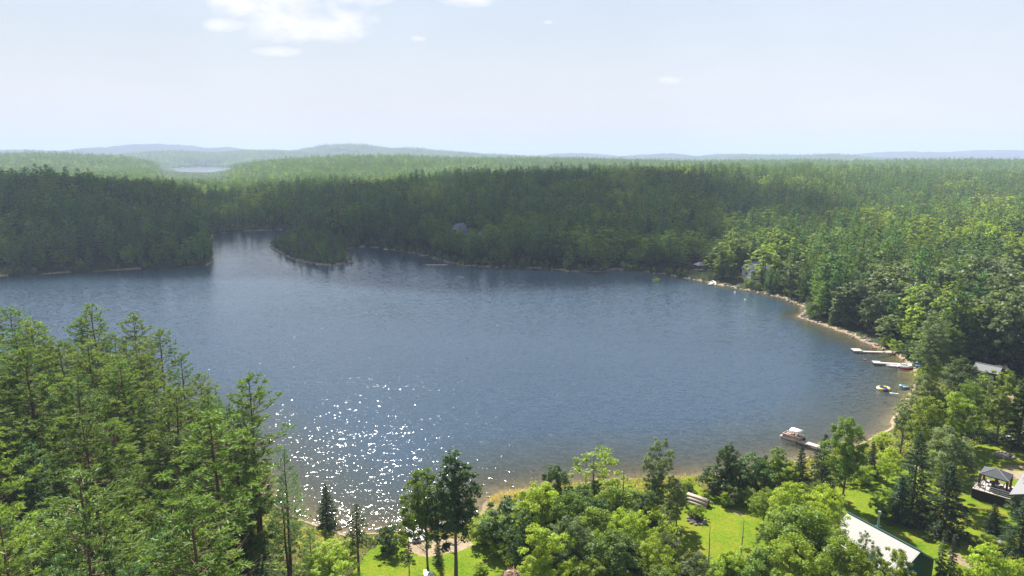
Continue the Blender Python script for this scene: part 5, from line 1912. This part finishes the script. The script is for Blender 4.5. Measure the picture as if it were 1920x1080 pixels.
# --- wood, stones and garden things
lp0, lp1 = ground(1290, 938), ground(1330, 951)
lrz = heading(lp0, lp1)
lm_ = (lp0 + lp1) / 2
t = thing('log_stack', 'stack of pale peeled logs lying at the shore end of the lawn', 'log stack', lm_, lrz)
LL = float(np.linalg.norm((lp1 - lp0)[:2]))
rg3 = random.Random(9)
row0 = [(-.72, .22), (-.26, .24), (.22, .21), (.68, .24), (-.48, .62), (.0, .6), (.46, .6), (-.2, .98), (.25, .96)]
for y, z in row0:
    r_ = rg3.uniform(.19, .25)
    dx_ = rg3.uniform(-.4, .4)
    lo = MB().tube([(-LL / 2 + dx_, y, z), (0, y + rg3.uniform(-.05, .05), z + .02), (LL / 2 + dx_, y, z)], [r_, r_ * .96, r_ * .88], 10).build('log', M['log'], t, True)
    MB().tube([(LL / 2 + dx_ + .002, y, z), (LL / 2 + dx_ + .02, y, z)], r_ * .86, 10).build('cut_end', M['log_end'], lo)
# brush pile
p = ground(963, 1085)
b = MB()
for _ in range(230):
    a, r_ = rg3.uniform(0, 6.28), rg3.uniform(0, 1.5)
    z = rg3.uniform(.05, 1.15 * (1 - r_ / 1.8))
    L2 = rg3.uniform(.5, 1.3)
    d_ = rg3.uniform(0, 3.14)
    x0, y0 = r_ * math.cos(a), r_ * math.sin(a)
    b.tube([(x0 - L2 * math.cos(d_), y0 - L2 * math.sin(d_), z + rg3.uniform(-.25, .2)), (x0 + L2 * math.cos(d_), y0 + L2 * math.sin(d_), z + rg3.uniform(-.1, .3))], [.035, .015], 4)
b.blob((0, 0, .1), (1.5, 1.5, .75), rg3, 12, 6, .15)
o = b.build('brush_pile', M['twig'])
o.location = [float(c_) for c_ in p]
tag(o, 'brown heap of cut brush on the small lawn at the bottom edge', 'brush pile')


def stone_ring(name, label, px, py, r_, cat, n=11, inside='ash'):
    p = ground(px, py)
    t = thing(name, label, cat, p)
    MB().tube([(0, 0, -.1), (0, 0, .07)], r_ * .92, 18).build('bed', M[inside], t)
    for i in range(n):
        a = 6.283 * i / n
        s = r_ * .24 * rg3.uniform(.8, 1.2)
        MB().blob((r_ * math.cos(a), r_ * math.sin(a), .1), (s, s * .8, s * .7), rg3, 8, 5, .15).build('stone', M['stone'], t, True)
    return t


stone_ring('fire_pit', 'round fire pit full of dark ash on the upper lawn', 1884, 855, 1.35, 'fire pit', 14)
stone_ring('planting_bed', 'stone-edged planting bed with dark soil on the main lawn', 1306, 977, 1.25, 'planting bed', 10)
# lamp post by the lawn
p = ground(1871, 1046)
h = top_z(p[1], 1016) - p[2]
t = thing('lamp_post', 'dark lamp post with pale square head on the lawn', 'lamp post', p, .3)
MB().tube([(0, 0, -.2), (0, 0, h - .3)], [.09, .08], 10).build('post', M['dark_wood'], t)
hd = MB().box((0, 0, h - .16), (.42, .42, .3), ch=.04).build('head', M['alum'], t)
MB().add([(-.3, -.3, h), (.3, -.3, h), (.3, .3, h), (-.3, .3, h), (0, 0, h + .2), (-.3, -.3, h - .03), (.3, -.3, h - .03), (.3, .3, h - .03), (-.3, .3, h - .03)],
         [(0, 1, 4), (1, 2, 4), (2, 3, 4), (3, 0, 4), (5, 6, 1, 0), (6, 7, 2, 1), (7, 8, 3, 2), (8, 5, 0, 3), (8, 7, 6, 5)]).build('cap', M['grey_roof'], hd)
# lawn table in the shade
p = ground(1887, 826)
t = thing('picnic_table', 'grey picnic table in the tree shade at the top of the lawn', 'picnic table', p, .4)
MB().box((0, 0, .75), (1.8, .75, .06)).build('table_top', M['wood'], t)
for s in (-1, 1):
    MB().box((0, s * .72, .44), (1.8, .26, .05)).build('bench', M['wood'], t)
    MB().tube([(s * .65, -.75, 0), (s * .65, .0, .74)], .04, 6).build('leg', M['dark_wood'], t)
    MB().tube([(s * .65, .75, 0), (s * .65, .0, .70)], .04, 6).build('leg', M['dark_wood'], t)
# rocks in the lake
for (px, py), n, s, lab in (((820, 497), 7, 2.2, 'low reddish rock shoal off the far shore'), ((866, 520.5), 2, 1.1, 'small dark rock just breaking the water surface')):
    q = g(px, py)
    b = MB()
    for i in range(n):
        b.blob(((i - n / 2) * s * .62, rg3.uniform(-.6, .6) * s * .4, .05), (s * rg3.uniform(.6, 1), s * rg3.uniform(.5, .9), .34 * rg3.uniform(.6, 1.3)), rg3, 9, 5, .18)
    o = b.build('rock', M['stone'] if n > 3 else M['rock'])
    o.location = (q[0], q[1], 0)
    tag(o, lab, 'rock')
q = g(1230, 528)
t = thing('water_plants', 'bright green clump of water plants standing off the shaded bank', 'plant', (q[0], q[1], 0))
MB().blob((0, 0, 0), (1.7, 1.2, .35), rg3, 10, 5, .2).build('mound', M['rock'], t)
rgx = np.random.default_rng(4)
C = rgx.normal(size=(260, 3)) * np.array([.75, .55, .4]) + np.array([0, 0, .75])
V, F = cards(C, .34, .3, rgx)
link('leaves', mesh_np('leaves', V, F, [M['bright']]), t)

# ------------------------------------------------------------------ daylight, air and sky
SUN_EL, SUN_AZ = 48.0, -15.5     # azimuth measured from +Y, to the west
sdir = Vector((math.sin(R(SUN_AZ)) * math.cos(R(SUN_EL)), math.cos(R(SUN_AZ)) * math.cos(R(SUN_EL)), math.sin(R(SUN_EL))))
sl = bpy.data.lights.new('sun', 'SUN')
sl.energy = SUN_E
sl.angle = R(.53)
sl.color = (1.0, .95, .86)
so = bpy.data.objects.new('sun', sl)
COL.objects.link(so)
so.rotation_euler = sdir.to_track_quat('Z', 'Y').to_euler()
so.location = (0, 0, 400)

w = bpy.data.worlds.new('World')
S.world = w
w.use_nodes = True
nt = w.node_tree
nt.nodes.clear()
N = NT(nt)
out = N.n('ShaderNodeOutputWorld')
bg = N.n('ShaderNodeBackground')
bg.inputs[1].default_value = SKY_E
sky = N.n('ShaderNodeTexSky')
sky.sky_type = 'NISHITA'
sky.sun_disc = False
sky.sun_elevation = R(SUN_EL)
sky.sun_rotation = R(SUN_AZ)
sky.altitude = 200
sky.air_density = 1.3
sky.dust_density = .25
sky.ozone_density = 1.2
tc = N.n('ShaderNodeTexCoord')
sp = N.n('ShaderNodeSeparateXYZ')
N.l(tc.outputs['Generated'], sp.inputs[0])
# direction on a flat cloud deck: x/y and z/y
dx = N.math('DIVIDE', sp.outputs[0], sp.outputs[1])
dz = N.math('DIVIDE', sp.outputs[2], sp.outputs[1])
front = N.math('GREATER_THAN', sp.outputs[1], .05)
cv = N.n('ShaderNodeCombineXYZ')
N.l(dx, cv.inputs[0])
N.l(dz, cv.inputs[1])
mp = N.n('ShaderNodeMapping')
mp.inputs['Scale'].default_value = (1, 2.0, 1)
N.l(cv.outputs[0], mp.inputs[0])
n1 = N.n('ShaderNodeTexNoise', i_Scale=14.0, i_Detail=8.0, i_Roughness=.6, i_Distortion=.3)
N.l(mp.outputs[0], n1.inputs['Vector'])


def cloud(px, py, rx, ry, top=False):
    a, b_, c_ = ray(px, py)
    u, v = a / b_, c_ / b_
    ex = N.math('POWER', N.math('DIVIDE', N.math('SUBTRACT', dx, u), rx / 1280), 2.0)
    ez = N.math('POWER', N.math('DIVIDE', N.math('SUBTRACT', dz, v), ry / 1280), 2.0)
    return N.math('SUBTRACT', 1.0, N.math('ADD', ex, ez))


m = None
for args in ((530, 20, 150, 62), (620, 45, 85, 40), (455, 10, 80, 40), (518, 96, 50, 11), (560, 40, 150, 40), (1256, 150, 28, 8), (785, 72, 16, 6), (1028, 42, 12, 4), (900, 0, 70, 14), (640, -25, 120, 40), (430, 45, 60, 16), (600, 62, 110, 18)):
    e = cloud(*args)
    m = e if m is None else N.math('MAXIMUM', m, e)
m = N.math('ADD', m, N.math('MULTIPLY_ADD', n1.outputs[0], 3.6, -1.9))
m = N.math('MULTIPLY', m, .9, clamp=True)
m = N.math('MULTIPLY', m, front)
m = N.math('MULTIPLY', m, .7)
# thin overcast veil of summer haze over the whole sky
el = N.math('MAXIMUM', sp.outputs[2], 0.0)
veil = N.math('MULTIPLY', N.math('POWER', 2.718, N.math('MULTIPLY', el, -2.6)), VEIL)
n2 = N.n('ShaderNodeTexNoise', i_Scale=2.2, i_Detail=6.0, i_Roughness=.6, i_Distortion=.6)
mp2 = N.n('ShaderNodeMapping')
mp2.inputs['Scale'].default_value = (1, 5.0, 1)
N.l(cv.outputs[0], mp2.inputs[0])
N.l(mp2.outputs[0], n2.inputs['Vector'])
c = N.mix(veil, sky.outputs[0], VEIL_C)
c = N.mix(1.0, c, N.math('MULTIPLY_ADD', n2.outputs[0], .16, .92), 'MULTIPLY')
c = N.mix(m, c, CLOUD_C)
N.l(c, bg.inputs[0])
N.l(bg.outputs[0], out.inputs[0])

# haze: one closed box of even air
hm, nt, out = new_mat('haze_air')
N = NT(nt)
pv = N.n('ShaderNodeVolumePrincipled')
pv.inputs['Color'].default_value = (.60, .74, 1.0, 1)
pv.inputs['Density'].default_value = HAZE_D
pv.inputs['Anisotropy'].default_value = HAZE_G
N.l(pv.outputs[0], out.inputs['Volume'])
hb = MB().box((0, 7000, 110), (40000, 16000, 240)).build('haze', hm)
tag(hb, 'pale summer haze', kind='stuff')
hb.display_type = 'WIRE'

# a fair-weather cloud high over the lake, whose shadow lies on the ridge across the water
cm_, nt, out = new_mat('cloud_white')
N = NT(nt)
df = N.n('ShaderNodeBsdfDiffuse')
df.inputs[0].default_value = (.85, .86, .88, 1)
tp = N.n('ShaderNodeBsdfTransparent')
mx = N.n('ShaderNodeMixShader', i_0=.50)
N.l(tp.outputs[0], mx.inputs[1])
N.l(df.outputs[0], mx.inputs[2])
N.l(mx.outputs[0], out.inputs[0])
rg = random.Random(5)
mb = MB()
CZ = 1250.0
sh = CZ / math.tan(R(SUN_EL))
ox, oy = math.sin(R(SUN_AZ)) * sh, math.cos(R(SUN_AZ)) * sh
for fx, fy, rx, ry in CLOUD_SHADE:
    mb.blob((fx + ox, fy + oy, CZ + rg.uniform(-20, 30)), (rx, ry, 60), rg, 18, 9, .12)
cl = mb.build('cloud', cm_, smooth=True)
tag(cl, 'high white fair-weather cloud over the lake', kind='stuff')

S.view_settings.view_transform = 'Standard'
S.view_settings.look = 'None'
S.view_settings.exposure = EXPO
S.view_settings.gamma = 1.0
S.cycles.max_bounces = 7
S.cycles.diffuse_bounces = 2
S.cycles.glossy_bounces = 2
S.cycles.transmission_bounces = 4
S.cycles.transparent_max_bounces = 24
S.cycles.volume_bounces = 0
S.cycles.sample_clamp_indirect = 6
S.cycles.use_denoising = True
S.cycles.use_adaptive_sampling = True
S.cycles.adaptive_threshold = .01
